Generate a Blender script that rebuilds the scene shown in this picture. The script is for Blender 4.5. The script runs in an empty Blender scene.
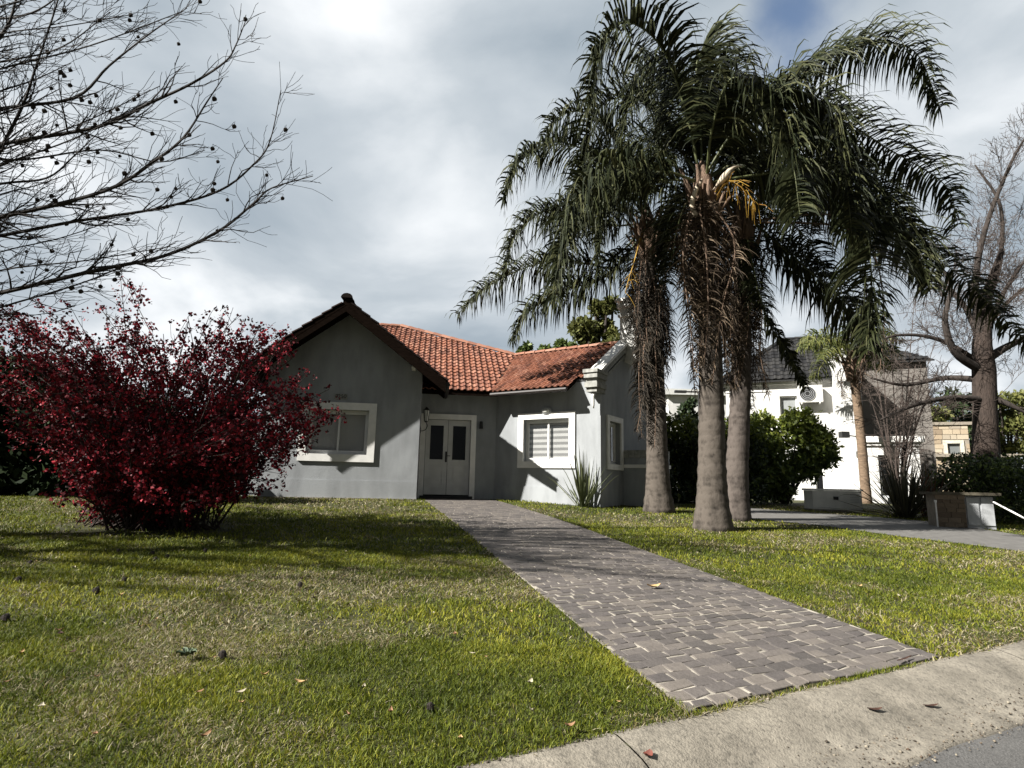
import bpy, math, random
import numpy as np
from mathutils import Vector, Matrix

scene = bpy.context.scene
C = scene.collection
rnd = random.Random(7)
rng = np.random.default_rng(7)

# ------------------------------------------------------------------ camera
F, PITCH, ROLL, CAMH = 580.0, math.radians(9.75), math.radians(1.25), 1.2
cd = bpy.data.cameras.new("camera")
cd.sensor_width = 36.0
cd.lens = F * 36.0 / 1024.0
cd.clip_start, cd.clip_end = 0.05, 3000
cam = bpy.data.objects.new("camera", cd)
C.objects.link(cam)
cam.matrix_world = (Matrix.Translation((0, 0, CAMH)) @ Matrix.Rotation(math.radians(90) + PITCH, 4, 'X')
                    @ Matrix.Rotation(ROLL, 4, 'Z'))
scene.camera = cam
scene.view_settings.view_transform = 'Standard'
scene.view_settings.look = 'None'
scene.view_settings.gamma = 1.0
scene.view_settings.use_curve_mapping = False
scene.view_settings.exposure = 1.4

# ------------------------------------------------------------------ sun and sky
SUN_EL, SUN_AZ = math.radians(37.0), math.radians(25.0)      # light travels to the right and a little away from the camera
SUN_TRAVEL = Vector((math.cos(SUN_AZ) * math.cos(SUN_EL), math.sin(SUN_AZ) * math.cos(SUN_EL), -math.sin(SUN_EL))).normalized()
ld = bpy.data.lights.new("sun", 'SUN')
ld.energy = 5.0
ld.angle = math.radians(0.53)
ld.color = (1.0, 0.965, 0.90)
sun = bpy.data.objects.new("sun", ld)
C.objects.link(sun)
sun.rotation_euler = SUN_TRAVEL.to_track_quat('-Z', 'Y').to_euler()
sun.location = (-20, -20, 30)

world = bpy.data.worlds.new("World")
scene.world = world
world.use_nodes = True
nt = world.node_tree
nt.nodes.clear()
def N(tree, typ, **kw):
    n = tree.nodes.new(typ)
    for k, v in kw.items():
        setattr(n, k, v)
    return n
def L(tree, a, b):
    tree.links.new(a, b)
sky = N(nt, 'ShaderNodeTexSky', sky_type='NISHITA', sun_disc=False)
sky.sun_elevation = SUN_EL
sky.sun_rotation = math.radians(245.5)
sky.air_density, sky.dust_density, sky.ozone_density = 1.0, 0.6, 1.5
bg_sky = N(nt, 'ShaderNodeBackground'); bg_sky.inputs['Strength'].default_value = 0.06
L(nt, sky.outputs['Color'], bg_sky.inputs['Color'])
tc = N(nt, 'ShaderNodeTexCoord')
sep = N(nt, 'ShaderNodeSeparateXYZ'); L(nt, tc.outputs['Generated'], sep.inputs[0])
zp = N(nt, 'ShaderNodeMath', operation='MAXIMUM'); L(nt, sep.outputs['Z'], zp.inputs[0]); zp.inputs[1].default_value = 0.0
za = N(nt, 'ShaderNodeMath', operation='ADD'); L(nt, zp.outputs[0], za.inputs[0]); za.inputs[1].default_value = 0.28
comb = N(nt, 'ShaderNodeCombineXYZ')
for ax in ('X', 'Y'):
    dv = N(nt, 'ShaderNodeMath', operation='DIVIDE')
    L(nt, sep.outputs[ax], dv.inputs[0]); L(nt, za.outputs[0], dv.inputs[1]); L(nt, dv.outputs[0], comb.inputs[ax])
n1 = N(nt, 'ShaderNodeTexNoise'); n1.inputs['Scale'].default_value = 1.5; n1.inputs['Detail'].default_value = 7; n1.inputs['Roughness'].default_value = 0.5
n1.inputs['Distortion'].default_value = 0.35
mp = N(nt, 'ShaderNodeMapping'); mp.inputs['Location'].default_value = (3.3, 1.2, 0); L(nt, comb.outputs[0], mp.inputs['Vector'])
L(nt, mp.outputs[0], n1.inputs['Vector'])
cr = N(nt, 'ShaderNodeValToRGB')
cr.color_ramp.elements[0].position = 0.34; cr.color_ramp.elements[0].color = (0.150, 0.176, 0.200, 1)
cr.color_ramp.elements[1].position = 0.66; cr.color_ramp.elements[1].color = (0.390, 0.400, 0.408, 1)
e = cr.color_ramp.elements.new(0.5); e.color = (0.230, 0.252, 0.271, 1)
L(nt, n1.outputs['Fac'], cr.inputs['Fac'])
bg_cl = N(nt, 'ShaderNodeBackground'); bg_cl.inputs['Strength'].default_value = 1.0
# unseen sky overhead and behind the camera dimmed to deepen the shade
dt = N(nt, 'ShaderNodeVectorMath', operation='DOT_PRODUCT'); L(nt, tc.outputs['Generated'], dt.inputs[0]); dt.inputs[1].default_value = (0, math.cos(0.44), math.sin(0.44))
dm = N(nt, 'ShaderNodeMapRange'); dm.interpolation_type = 'SMOOTHSTEP'
dm.inputs['From Min'].default_value = 0.05; dm.inputs['From Max'].default_value = 0.62; dm.inputs['To Min'].default_value = 0.26
L(nt, dt.outputs['Value'], dm.inputs['Value']); L(nt, dm.outputs[0], bg_cl.inputs['Strength'])
L(nt, cr.outputs['Color'], bg_cl.inputs['Color'])
# clear patch in the cloud: a real gap in one direction of the sky
gap = N(nt, 'ShaderNodeVectorMath', operation='DISTANCE'); L(nt, tc.outputs['Generated'], gap.inputs[0])
n2 = N(nt, 'ShaderNodeTexNoise'); n2.inputs['Scale'].default_value = 7; n2.inputs['Detail'].default_value = 6; L(nt, tc.outputs['Generated'], n2.inputs['Vector'])
gm = N(nt, 'ShaderNodeMath', operation='MULTIPLY_ADD'); L(nt, n2.outputs['Fac'], gm.inputs[0]); gm.inputs[1].default_value = 0.26
L(nt, gap.outputs['Value'], gm.inputs[2])
gr = N(nt, 'ShaderNodeMapRange'); gr.interpolation_type = 'SMOOTHSTEP'
gr.inputs['From Min'].default_value = 0.12; gr.inputs['From Max'].default_value = 0.24
L(nt, gm.outputs[0], gr.inputs['Value'])
cov = N(nt, 'ShaderNodeMath', operation='MULTIPLY_ADD'); L(nt, gr.outputs[0], cov.inputs[0]); cov.inputs[1].default_value = 0.88; cov.inputs[2].default_value = 0.10
mx = N(nt, 'ShaderNodeMixShader'); L(nt, cov.outputs[0], mx.inputs[0]); L(nt, bg_sky.outputs[0], mx.inputs[1]); L(nt, bg_cl.outputs[0], mx.inputs[2])
wo = N(nt, 'ShaderNodeOutputWorld'); L(nt, mx.outputs[0], wo.inputs['Surface'])

scene.render.engine = 'CYCLES'
scene.cycles.max_bounces = 6
scene.cycles.diffuse_bounces = 3
scene.cycles.transparent_max_bounces = 8
scene.cycles.use_denoising = True

# ------------------------------------------------------------------ layout helpers (photo pixel -> point in the place)
ND = np.array([-0.47, 0.883]); TD = np.array([0.883, 0.47]); GSL = 0.047
GTOP = 0.70
def ray(x, y):
    u, v = x - 512.0, y - 384.0
    c, s = math.cos(-ROLL), math.sin(-ROLL)
    u, v = c * u - s * v, s * u + c * v
    d = np.array([u / F, 1.0, -v / F])
    c, s = math.cos(PITCH), math.sin(PITCH)
    return np.array([d[0], d[1] * c - d[2] * s, d[1] * s + d[2] * c])
EYE = np.array([0.0, 0.0, CAMH])
def at(x, y, Y):
    d = ray(x, y)
    return EYE + d * (Y / d[1])
gap_d = Vector(ray(792, 12)).normalized()
gap.inputs[1].default_value = gap_d
def gz(x, y):
    z = GSL * (ND[0] * x + ND[1] * y)
    return np.minimum(z, GTOP) if isinstance(z, np.ndarray) else min(z, GTOP)
def ground(x, y):
    d = ray(x, y)
    t = CAMH / (GSL * (ND @ d[:2]) - d[2])
    p = EYE + d * t
    if t < 0 or p[2] > GTOP:
        t = (GTOP - CAMH) / d[2]
        p = EYE + d * t
    return p
def onplane(x, y, p, a):
    n = np.array([-math.sin(a), math.cos(a), 0.0]); d = ray(x, y)
    return EYE + d * (n @ (p - EYE) / (n @ d))

# ------------------------------------------------------------------ materials
def material(name):
    m = bpy.data.materials.new(name); m.use_nodes = True
    t = m.node_tree; b = t.nodes['Principled BSDF']
    return m, t, b
def M(name, col, rough=0.8, var=0.25, scale=6.0, bump=0.0, bscale=40.0, spec=0.3, metal=0.0, detail=5.0, stretch=(1, 1, 1), col2=None, dist=0.01):
    m, t, b = material(name)
    tcn = N(t, 'ShaderNodeTexCoord'); mpn = N(t, 'ShaderNodeMapping'); mpn.inputs['Scale'].default_value = stretch
    L(t, tcn.outputs['Object'], mpn.inputs['Vector'])
    no = N(t, 'ShaderNodeTexNoise'); no.inputs['Scale'].default_value = scale; no.inputs['Detail'].default_value = detail
    L(t, mpn.outputs[0], no.inputs['Vector'])
    rp = N(t, 'ShaderNodeValToRGB')
    lo = tuple(c * (1 - var) for c in col) if col2 is None else col
    hi = tuple(min(1, c * (1 + var)) for c in col) if col2 is None else col2
    rp.color_ramp.elements[0].position = 0.3; rp.color_ramp.elements[0].color = (*lo, 1)
    rp.color_ramp.elements[1].position = 0.7; rp.color_ramp.elements[1].color = (*hi, 1)
    L(t, no.outputs['Fac'], rp.inputs['Fac']); L(t, rp.outputs['Color'], b.inputs['Base Color'])
    b.inputs['Roughness'].default_value = rough
    b.inputs['Specular IOR Level'].default_value = spec
    b.inputs['Metallic'].default_value = metal
    if bump > 0:
        nb = N(t, 'ShaderNodeTexNoise'); nb.inputs['Scale'].default_value = bscale; nb.inputs['Detail'].default_value = 6
        L(t, mpn.outputs[0], nb.inputs['Vector'])
        bp = N(t, 'ShaderNodeBump'); bp.inputs['Strength'].default_value = bump; bp.inputs['Distance'].default_value = dist
        L(t, nb.outputs['Fac'], bp.inputs['Height']); L(t, bp.outputs['Normal'], b.inputs['Normal'])
    return m
def M_island(name, cols, rough=0.6, spec=0.3, transl=0.0, bump=0.0, bscale=60):
    """colour picked per loose piece (tile, leaf, stone)"""
    m, t, b = material(name)
    g = N(t, 'ShaderNodeNewGeometry')
    rp = N(t, 'ShaderNodeValToRGB')
    els = rp.color_ramp.elements
    els[0].position = 0; els[0].color = (*cols[0], 1)
    els[1].position = 1; els[1].color = (*cols[-1], 1)
    for i, c in enumerate(cols[1:-1], 1):
        x = els.new(i / (len(cols) - 1)); x.color = (*c, 1)
    L(t, g.outputs['Random Per Island'], rp.inputs['Fac'])
    tcn = N(t, 'ShaderNodeTexCoord')
    no = N(t, 'ShaderNodeTexNoise'); no.inputs['Scale'].default_value = bscale * 0.4; no.inputs['Detail'].default_value = 4
    L(t, tcn.outputs['Object'], no.inputs['Vector'])
    mr = N(t, 'ShaderNodeMapRange'); mr.inputs['To Min'].default_value = 0.7; mr.inputs['To Max'].default_value = 1.3
    L(t, no.outputs['Fac'], mr.inputs['Value'])
    vm = N(t, 'ShaderNodeVectorMath', operation='SCALE'); L(t, rp.outputs['Color'], vm.inputs[0]); L(t, mr.outputs[0], vm.inputs['Scale'])
    L(t, vm.outputs[0], b.inputs['Base Color'])
    b.inputs['Roughness'].default_value = rough; b.inputs['Specular IOR Level'].default_value = spec
    if bump > 0:
        nb = N(t, 'ShaderNodeTexNoise'); nb.inputs['Scale'].default_value = bscale; nb.inputs['Detail'].default_value = 6
        L(t, tcn.outputs['Object'], nb.inputs['Vector'])
        bp = N(t, 'ShaderNodeBump'); bp.inputs['Strength'].default_value = bump; bp.inputs['Distance'].default_value = 0.01
        L(t, nb.outputs['Fac'], bp.inputs['Height']); L(t, bp.outputs['Normal'], b.inputs['Normal'])
    if transl > 0:
        out = t.nodes['Material Output']
        tr = N(t, 'ShaderNodeBsdfTranslucent'); L(t, vm.outputs[0], tr.inputs['Color'])
        ms = N(t, 'ShaderNodeMixShader'); ms.inputs[0].default_value = transl
        L(t, b.outputs[0], ms.inputs[1]); L(t, tr.outputs[0], ms.inputs[2]); L(t, ms.outputs[0], out.inputs['Surface'])
    return m
def M_glass(name, tint=(0.03, 0.035, 0.04), see=0.5, spec=0.6):
    m, t, b = material(name)
    b.inputs['Base Color'].default_value = (*tint, 1); b.inputs['Roughness'].default_value = 0.04
    b.inputs['Specular IOR Level'].default_value = spec
    no = N(t, 'ShaderNodeTexNoise'); no.inputs['Scale'].default_value = 1.5
    bp = N(t, 'ShaderNodeBump'); bp.inputs['Strength'].default_value = 0.02; L(t, no.outputs['Fac'], bp.inputs['Height']); L(t, bp.outputs['Normal'], b.inputs['Normal'])
    tr = N(t, 'ShaderNodeBsdfTransparent'); ms = N(t, 'ShaderNodeMixShader'); ms.inputs[0].default_value = see
    L(t, b.outputs[0], ms.inputs[1]); L(t, tr.outputs[0], ms.inputs[2]); L(t, ms.outputs[0], t.nodes['Material Output'].inputs['Surface'])
    return m

def M_wall(name, col, stain):
    """painted render: broad patches, faint vertical runs, dirt low on the wall, fine grain"""
    m, t, b = material(name)
    tcn = N(t, 'ShaderNodeTexCoord')
    a = N(t, 'ShaderNodeTexNoise'); a.inputs['Scale'].default_value = 0.9; a.inputs['Detail'].default_value = 6; L(t, tcn.outputs['Object'], a.inputs['Vector'])
    mpn = N(t, 'ShaderNodeMapping'); mpn.inputs['Scale'].default_value = (2.2, 2.2, 0.7); L(t, tcn.outputs['Object'], mpn.inputs['Vector'])
    r = N(t, 'ShaderNodeTexNoise'); r.inputs['Scale'].default_value = 1.6; r.inputs['Detail'].default_value = 5; L(t, mpn.outputs[0], r.inputs['Vector'])
    mu = N(t, 'ShaderNodeMath', operation='MULTIPLY'); L(t, a.outputs['Fac'], mu.inputs[0]); L(t, r.outputs['Fac'], mu.inputs[1])
    rp = N(t, 'ShaderNodeValToRGB'); rp.color_ramp.elements[0].position = 0.12; rp.color_ramp.elements[0].color = (*[c * stain for c in col], 1)
    rp.color_ramp.elements[1].position = 0.34; rp.color_ramp.elements[1].color = (*col, 1)
    L(t, mu.outputs[0], rp.inputs['Fac']); L(t, rp.outputs['Color'], b.inputs['Base Color'])
    b.inputs['Roughness'].default_value = 0.85; b.inputs['Specular IOR Level'].default_value = 0.2
    nb = N(t, 'ShaderNodeTexNoise'); nb.inputs['Scale'].default_value = 55; nb.inputs['Detail'].default_value = 6; L(t, tcn.outputs['Object'], nb.inputs['Vector'])
    ad = N(t, 'ShaderNodeMath', operation='MULTIPLY_ADD'); L(t, a.outputs['Fac'], ad.inputs[0]); ad.inputs[1].default_value = 2.0; L(t, nb.outputs['Fac'], ad.inputs[2])
    bp = N(t, 'ShaderNodeBump'); bp.inputs['Strength'].default_value = 0.45; bp.inputs['Distance'].default_value = 0.012
    L(t, ad.outputs[0], bp.inputs['Height']); L(t, bp.outputs['Normal'], b.inputs['Normal'])
    return m

m_wall = M_wall("grey_render", (0.305, 0.318, 0.328), 0.72)
m_white = M("white_paint", (0.72, 0.71, 0.68), 0.6, 0.08, 5, 0.15, 60)
m_alu = M("white_aluminium", (0.70, 0.70, 0.68), 0.35, 0.04, 8, spec=0.5)
m_door = M("grey_white_door_paint", (0.55, 0.55, 0.53), 0.55, 0.08, 4)
m_dark = M("black_iron", (0.02, 0.02, 0.02), 0.5, 0.3, 20)
m_brown = M("dark_stained_timber", (0.0085, 0.0058, 0.0045), 1.0, 0.35, 8, 0.3, 30, spec=0.0, stretch=(1, 1, 6))
m_glass = M_glass("window_glass", see=0.84)
m_glass_dark = M_glass("dark_door_glass", (0.006, 0.006, 0.006), 0.12, 0.25)
m_curtain = M("grey_curtain", (0.64, 0.64, 0.62), 0.9, 0.05, 3, 0.2, 10, stretch=(8, 8, 0.2))
m_blind = M("white_blind", (0.72, 0.72, 0.70), 0.8, 0.04, 5)
m_blind2 = M("sheer_blind", (0.34, 0.34, 0.33), 0.8, 0.05, 5)
m_tile = M_island("terracotta_tiles", [(0.11, 0.046, 0.030), (0.195, 0.076, 0.045), (0.24, 0.099, 0.060), (0.16, 0.067, 0.046), (0.29, 0.14, 0.092)], 0.75, 0.25, bump=0.3)
m_tile_dark = M_island("dark_brown_tiles", [(0.014, 0.011, 0.010), (0.026, 0.017, 0.015), (0.02, 0.016, 0.015)], 1.0, 0.05, bump=0.3)  # gable roof tiles, near-black brown, much darker than the main roof's
m_ridge = M_island("ridge_tiles", [(0.18, 0.078, 0.05), (0.25, 0.115, 0.075), (0.30, 0.16, 0.11)], 0.75, 0.2, bump=0.3)
m_slate = M_island("dark_grey_tiles", [(0.012, 0.012, 0.013), (0.022, 0.022, 0.023), (0.036, 0.035, 0.034)], 0.85, 0.1)
m_stone_trim = M("weathered_stone_trim", (0.26, 0.26, 0.24), 0.85, 0.3, 9, 0.4, 30)
m_gutter = M("dark_gutter_metal", (0.018, 0.014, 0.012), 0.5, 0.2, 8)
m_metalgrey = M("grey_metal", (0.35, 0.36, 0.37), 0.45, 0.1, 6, spec=0.5)
m_lamp = M("frosted_lamp_glass", (0.62, 0.62, 0.58), 0.3, 0.05, 6, spec=0.6)
def M_palmbark(name, col, dark):
    m, t, b = material(name)
    tcn = N(t, 'ShaderNodeTexCoord')
    wv = N(t, 'ShaderNodeTexWave', wave_type='BANDS', bands_direction='Z'); wv.inputs['Scale'].default_value = 2.2; wv.inputs['Distortion'].default_value = 3.5; wv.inputs['Detail'].default_value = 4; wv.inputs['Detail Scale'].default_value = 1.6
    L(t, tcn.outputs['Object'], wv.inputs['Vector'])
    mpn = N(t, 'ShaderNodeMapping'); mpn.inputs['Scale'].default_value = (3.5, 3.5, 2.2); L(t, tcn.outputs['Object'], mpn.inputs['Vector'])
    n1_ = N(t, 'ShaderNodeTexNoise'); n1_.inputs['Scale'].default_value = 2.2; n1_.inputs['Detail'].default_value = 7; n1_.inputs['Roughness'].default_value = 0.65; L(t, mpn.outputs[0], n1_.inputs['Vector'])
    n2_ = N(t, 'ShaderNodeTexNoise'); n2_.inputs['Scale'].default_value = 3.0; n2_.inputs['Detail'].default_value = 6; L(t, tcn.outputs['Object'], n2_.inputs['Vector'])
    a1 = N(t, 'ShaderNodeMath', operation='MULTIPLY_ADD'); L(t, wv.outputs['Fac'], a1.inputs[0]); a1.inputs[1].default_value = 0.09; L(t, n1_.outputs['Fac'], a1.inputs[2])
    a2 = N(t, 'ShaderNodeMath', operation='MULTIPLY_ADD'); L(t, n2_.outputs['Fac'], a2.inputs[0]); a2.inputs[1].default_value = 0.8; L(t, a1.outputs[0], a2.inputs[2])
    rp = N(t, 'ShaderNodeValToRGB'); rp.color_ramp.elements[0].position = 0.66; rp.color_ramp.elements[0].color = (*[c * dark for c in col], 1)
    rp.color_ramp.elements[1].position = 0.98; rp.color_ramp.elements[1].color = (*[c * 1.35 for c in col], 1)
    L(t, a2.outputs[0], rp.inputs['Fac']); L(t, rp.outputs['Color'], b.inputs['Base Color'])
    b.inputs['Roughness'].default_value = 0.92; b.inputs['Specular IOR Level'].default_value = 0.15
    bp = N(t, 'ShaderNodeBump'); bp.inputs['Strength'].default_value = 0.7; bp.inputs['Distance'].default_value = 0.03
    L(t, a2.outputs[0], bp.inputs['Height']); L(t, bp.outputs['Normal'], b.inputs['Normal'])
    return m
m_bark_palm = M_palmbark("palm_bark", (0.066, 0.056, 0.047), 0.30)
m_bark = M("bark", (0.036, 0.029, 0.025), 0.9, 0.35, 6, 0.7, 18, stretch=(2, 2, 0.6), dist=0.03)
m_bark_brown = M("brown_bark", (0.036, 0.026, 0.021), 0.9, 0.35, 5, 0.8, 12, stretch=(2, 2, 0.6), dist=0.05)
m_twig = M("dark_twigs", (0.020, 0.016, 0.014), 0.9, 0.3, 5)
m_twig_br = M("brown_twigs", (0.060, 0.046, 0.039), 0.9, 0.3, 5)
m_twig_red = M("shrub_stems", (0.030, 0.020, 0.016), 0.9, 0.4, 5)
m_frond = M_island("palm_leaflets", [(0.008, 0.011, 0.005), (0.015, 0.019, 0.008), (0.028, 0.033, 0.013), (0.068, 0.070, 0.032)], 0.55, 0.12, transl=0.06)
m_frond_lt = M_island("light_palm_leaflets", [(0.05, 0.065, 0.018), (0.10, 0.115, 0.032), (0.19, 0.19, 0.06)], 0.45, 0.4, transl=0.3)
m_dead = M_island("dead_palm_leaflets", [(0.020, 0.014, 0.010), (0.038, 0.027, 0.018), (0.070, 0.050, 0.032), (0.16, 0.12, 0.08)], 0.8, 0.2, transl=0.15)
m_rachis = M("palm_leaf_stalk", (0.085, 0.095, 0.040), 0.5, 0.3, 6)
m_fibre = M("palm_fibre", (0.15, 0.10, 0.07), 0.9, 0.4, 9, 0.8, 25, stretch=(3, 3, 0.4), dist=0.04)
m_spathe = M("pale_dry_spathe", (0.50, 0.42, 0.32), 0.7, 0.2, 8)
m_inflor = M_island("yellow_flower_stalks", [(0.26, 0.15, 0.02), (0.38, 0.23, 0.035), (0.18, 0.09, 0.02)], 0.6, 0.3)
m_flower = M_island("red_blossom", [(0.016, 0.003, 0.004), (0.048, 0.004, 0.007), (0.14, 0.008, 0.016), (0.42, 0.026, 0.042)], 0.6, 0.2, transl=0.15)
m_leaf_dk = M_island("dark_green_leaves", [(0.010, 0.018, 0.008), (0.022, 0.038, 0.013), (0.038, 0.060, 0.018)], 0.5, 0.4, transl=0.15)
m_leaf = M_island("green_leaves", [(0.030, 0.048, 0.014), (0.060, 0.090, 0.022), (0.095, 0.135, 0.03), (0.15, 0.19, 0.04)], 0.5, 0.4, transl=0.25)
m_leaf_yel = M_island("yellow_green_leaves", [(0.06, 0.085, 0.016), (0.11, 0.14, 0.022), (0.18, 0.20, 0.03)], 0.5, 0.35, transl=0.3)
m_leaf_ol = M_island("olive_leaves", [(0.05, 0.058, 0.016), (0.10, 0.11, 0.03), (0.18, 0.18, 0.055)], 0.6, 0.3, transl=0.25)
m_flax = M_island("flax_leaves", [(0.06, 0.075, 0.035), (0.11, 0.125, 0.06), (0.20, 0.21, 0.12)], 0.45, 0.4, transl=0.15)
m_flax_dk = M_island("dark_flax_leaves", [(0.028, 0.030, 0.018), (0.05, 0.05, 0.028), (0.09, 0.08, 0.05)], 0.5, 0.35, transl=0.1)
m_flax_red = M_island("bronze_flax_leaves", [(0.06, 0.028, 0.02), (0.11, 0.055, 0.035), (0.16, 0.10, 0.06)], 0.5, 0.35, transl=0.1)
m_whitewall = M_wall("white_render", (0.60, 0.595, 0.575), 0.80)
m_stonehouse = M_island("rubble_stone", [(0.22, 0.17, 0.12), (0.34, 0.27, 0.19), (0.42, 0.36, 0.27), (0.28, 0.24, 0.19)], 0.9, 0.2, bump=0.5)
m_stonemortar = M("stone_mortar", (0.24, 0.21, 0.17), 0.9, 0.2, 9, 0.4, 30)
m_box = M("offwhite_cabinet_paint", (0.62, 0.61, 0.57), 0.5, 0.1, 4)
m_deadleaf = M_island("dry_leaf", [(0.10, 0.05, 0.03), (0.20, 0.11, 0.06), (0.30, 0.20, 0.10)], 0.7, 0.2)
m_seed = M("seed_ball_husk", (0.022, 0.017, 0.014), 0.9, 0.4, 30, 0.6, 60)
m_paver = M_island("grey_pavers", [(0.062, 0.055, 0.051), (0.084, 0.074, 0.068), (0.106, 0.093, 0.085), (0.135, 0.117, 0.101), (0.076, 0.067, 0.063), (0.094, 0.082, 0.076)], 0.75, 0.35, bump=0.5, bscale=45)
m_grout = M("sandy_joint", (0.27, 0.245, 0.205), 0.95, 0.6, 5, 0.4, 80)
m_soil = M("lawn_soil", (0.022, 0.020, 0.009), 0.95, 0.4, 5, 0.5, 60, col2=(0.055, 0.060, 0.016))
m_asph_drive = M("driveway_asphalt", (0.12, 0.115, 0.108), 0.9, 0.2, 6, 0.4, 120)

def M_concrete():
    m, t, b = material("kerb_concrete")
    tcn = N(t, 'ShaderNodeTexCoord')
    a = N(t, 'ShaderNodeTexNoise'); a.inputs['Scale'].default_value = 3.2; a.inputs['Detail'].default_value = 9; a.inputs['Roughness'].default_value = 0.65
    L(t, tcn.outputs['Object'], a.inputs['Vector'])
    rp = N(t, 'ShaderNodeValToRGB')
    rp.color_ramp.elements[0].position = 0.25; rp.color_ramp.elements[0].color = (0.10, 0.088, 0.069, 1)
    rp.color_ramp.elements[1].position = 0.72; rp.color_ramp.elements[1].color = (0.275, 0.246, 0.198, 1)
    L(t, a.outputs['Fac'], rp.inputs['Fac'])
    v = N(t, 'ShaderNodeTexNoise'); v.inputs['Scale'].default_value = 38; v.inputs['Detail'].default_value = 5; v.inputs['Roughness'].default_value = 0.7
    L(t, tcn.outputs['Object'], v.inputs['Vector'])
    vr = N(t, 'ShaderNodeMapRange'); vr.inputs['From Min'].default_value = 0.3; vr.inputs['From Max'].default_value = 0.52; vr.inputs['To Min'].default_value = 0.45
    L(t, v.outputs['Fac'], vr.inputs['Value'])
    sc = N(t, 'ShaderNodeVectorMath', operation='SCALE'); L(t, rp.outputs['Color'], sc.inputs[0]); L(t, vr.outputs[0], sc.inputs['Scale'])
    L(t, sc.outputs[0], b.inputs['Base Color']); b.inputs['Roughness'].default_value = 0.9
    nb = N(t, 'ShaderNodeTexNoise'); nb.inputs['Scale'].default_value = 90; nb.inputs['Detail'].default_value = 5; L(t, tcn.outputs['Object'], nb.inputs['Vector'])
    ad = N(t, 'ShaderNodeMath', operation='MULTIPLY_ADD'); L(t, a.outputs['Fac'], ad.inputs[0]); ad.inputs[1].default_value = 3; L(t, nb.outputs['Fac'], ad.inputs[2])
    bp = N(t, 'ShaderNodeBump'); bp.inputs['Strength'].default_value = 0.6; bp.inputs['Distance'].default_value = 0.012
    L(t, ad.outputs[0], bp.inputs['Height']); L(t, bp.outputs['Normal'], b.inputs['Normal'])
    return m
def M_road():
    m, t, b = material("road_asphalt")
    tcn = N(t, 'ShaderNodeTexCoord')
    v = N(t, 'ShaderNodeTexVoronoi'); v.inputs['Scale'].default_value = 130; L(t, tcn.outputs['Object'], v.inputs['Vector'])
    a = N(t, 'ShaderNodeTexNoise'); a.inputs['Scale'].default_value = 3; a.inputs['Detail'].default_value = 6; L(t, tcn.outputs['Object'], a.inputs['Vector'])
    rp = N(t, 'ShaderNodeValToRGB'); rp.color_ramp.elements[0].color = (0.045, 0.043, 0.041, 1); rp.color_ramp.elements[1].color = (0.12, 0.116, 0.11, 1)
    rp.color_ramp.elements[0].position = 0.2; rp.color_ramp.elements[1].position = 0.8
    mxx = N(t, 'ShaderNodeMix', data_type='FLOAT'); mxx.inputs[0].default_value = 0.5
    L(t, a.outputs['Fac'], mxx.inputs[2]); L(t, v.outputs['Color'], mxx.inputs[3]); L(t, mxx.outputs[0], rp.inputs['Fac'])
    L(t, rp.outputs['Color'], b.inputs['Base Color']); b.inputs['Roughness'].default_value = 0.85
    bp = N(t, 'ShaderNodeBump'); bp.inputs['Strength'].default_value = 0.7; bp.inputs['Distance'].default_value = 0.006
    L(t, v.outputs['Distance'], bp.inputs['Height']); L(t, bp.outputs['Normal'], b.inputs['Normal'])
    return m
m_conc, m_road = M_concrete(), M_road()

def M_grass():
    m, t, b = material("grass_blades")
    a = N(t, 'ShaderNodeAttribute'); a.attribute_name = 'Col'
    L(t, a.outputs['Color'], b.inputs['Base Color']); b.inputs['Roughness'].default_value = 0.6; b.inputs['Specular IOR Level'].default_value = 0.25
    tr = N(t, 'ShaderNodeBsdfTranslucent'); L(t, a.outputs['Color'], tr.inputs['Color'])
    ms = N(t, 'ShaderNodeMixShader'); ms.inputs[0].default_value = 0.3
    L(t, b.outputs[0], ms.inputs[1]); L(t, tr.outputs[0], ms.inputs[2]); L(t, ms.outputs[0], t.nodes['Material Output'].inputs['Surface'])
    return m
m_grass = M_grass()

# ------------------------------------------------------------------ object helpers
ORG = {}
def thing(name, label, cat, loc, group=None):
    o = bpy.data.objects.new(name, None); C.objects.link(o)
    o.empty_display_size = 0.2
    o.location = tuple(float(v) for v in loc)
    o['label'] = label; o['category'] = cat
    if group: o['group'] = group
    ORG[o.name] = np.array([float(v) for v in loc])
    return o
def tag(o, label, cat, group=None):
    o['label'] = label; o['category'] = cat
    if group: o['group'] = group
    return o
def structure(o, kind='structure'):
    o['kind'] = kind
    return o
def link_mesh(name, me, mats, parent, org, smooth):
    for m in (mats if isinstance(mats, (list, tuple)) else [mats]):
        me.materials.append(m)
    if smooth:
        me.polygons.foreach_set('use_smooth', [True] * len(me.polygons))
    o = bpy.data.objects.new(name, me); C.objects.link(o)
    if parent is not None:
        o.parent = parent
    else:
        o.location = tuple(float(v) for v in org)
    ORG[o.name] = np.array([float(v) for v in org])
    return o
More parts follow.
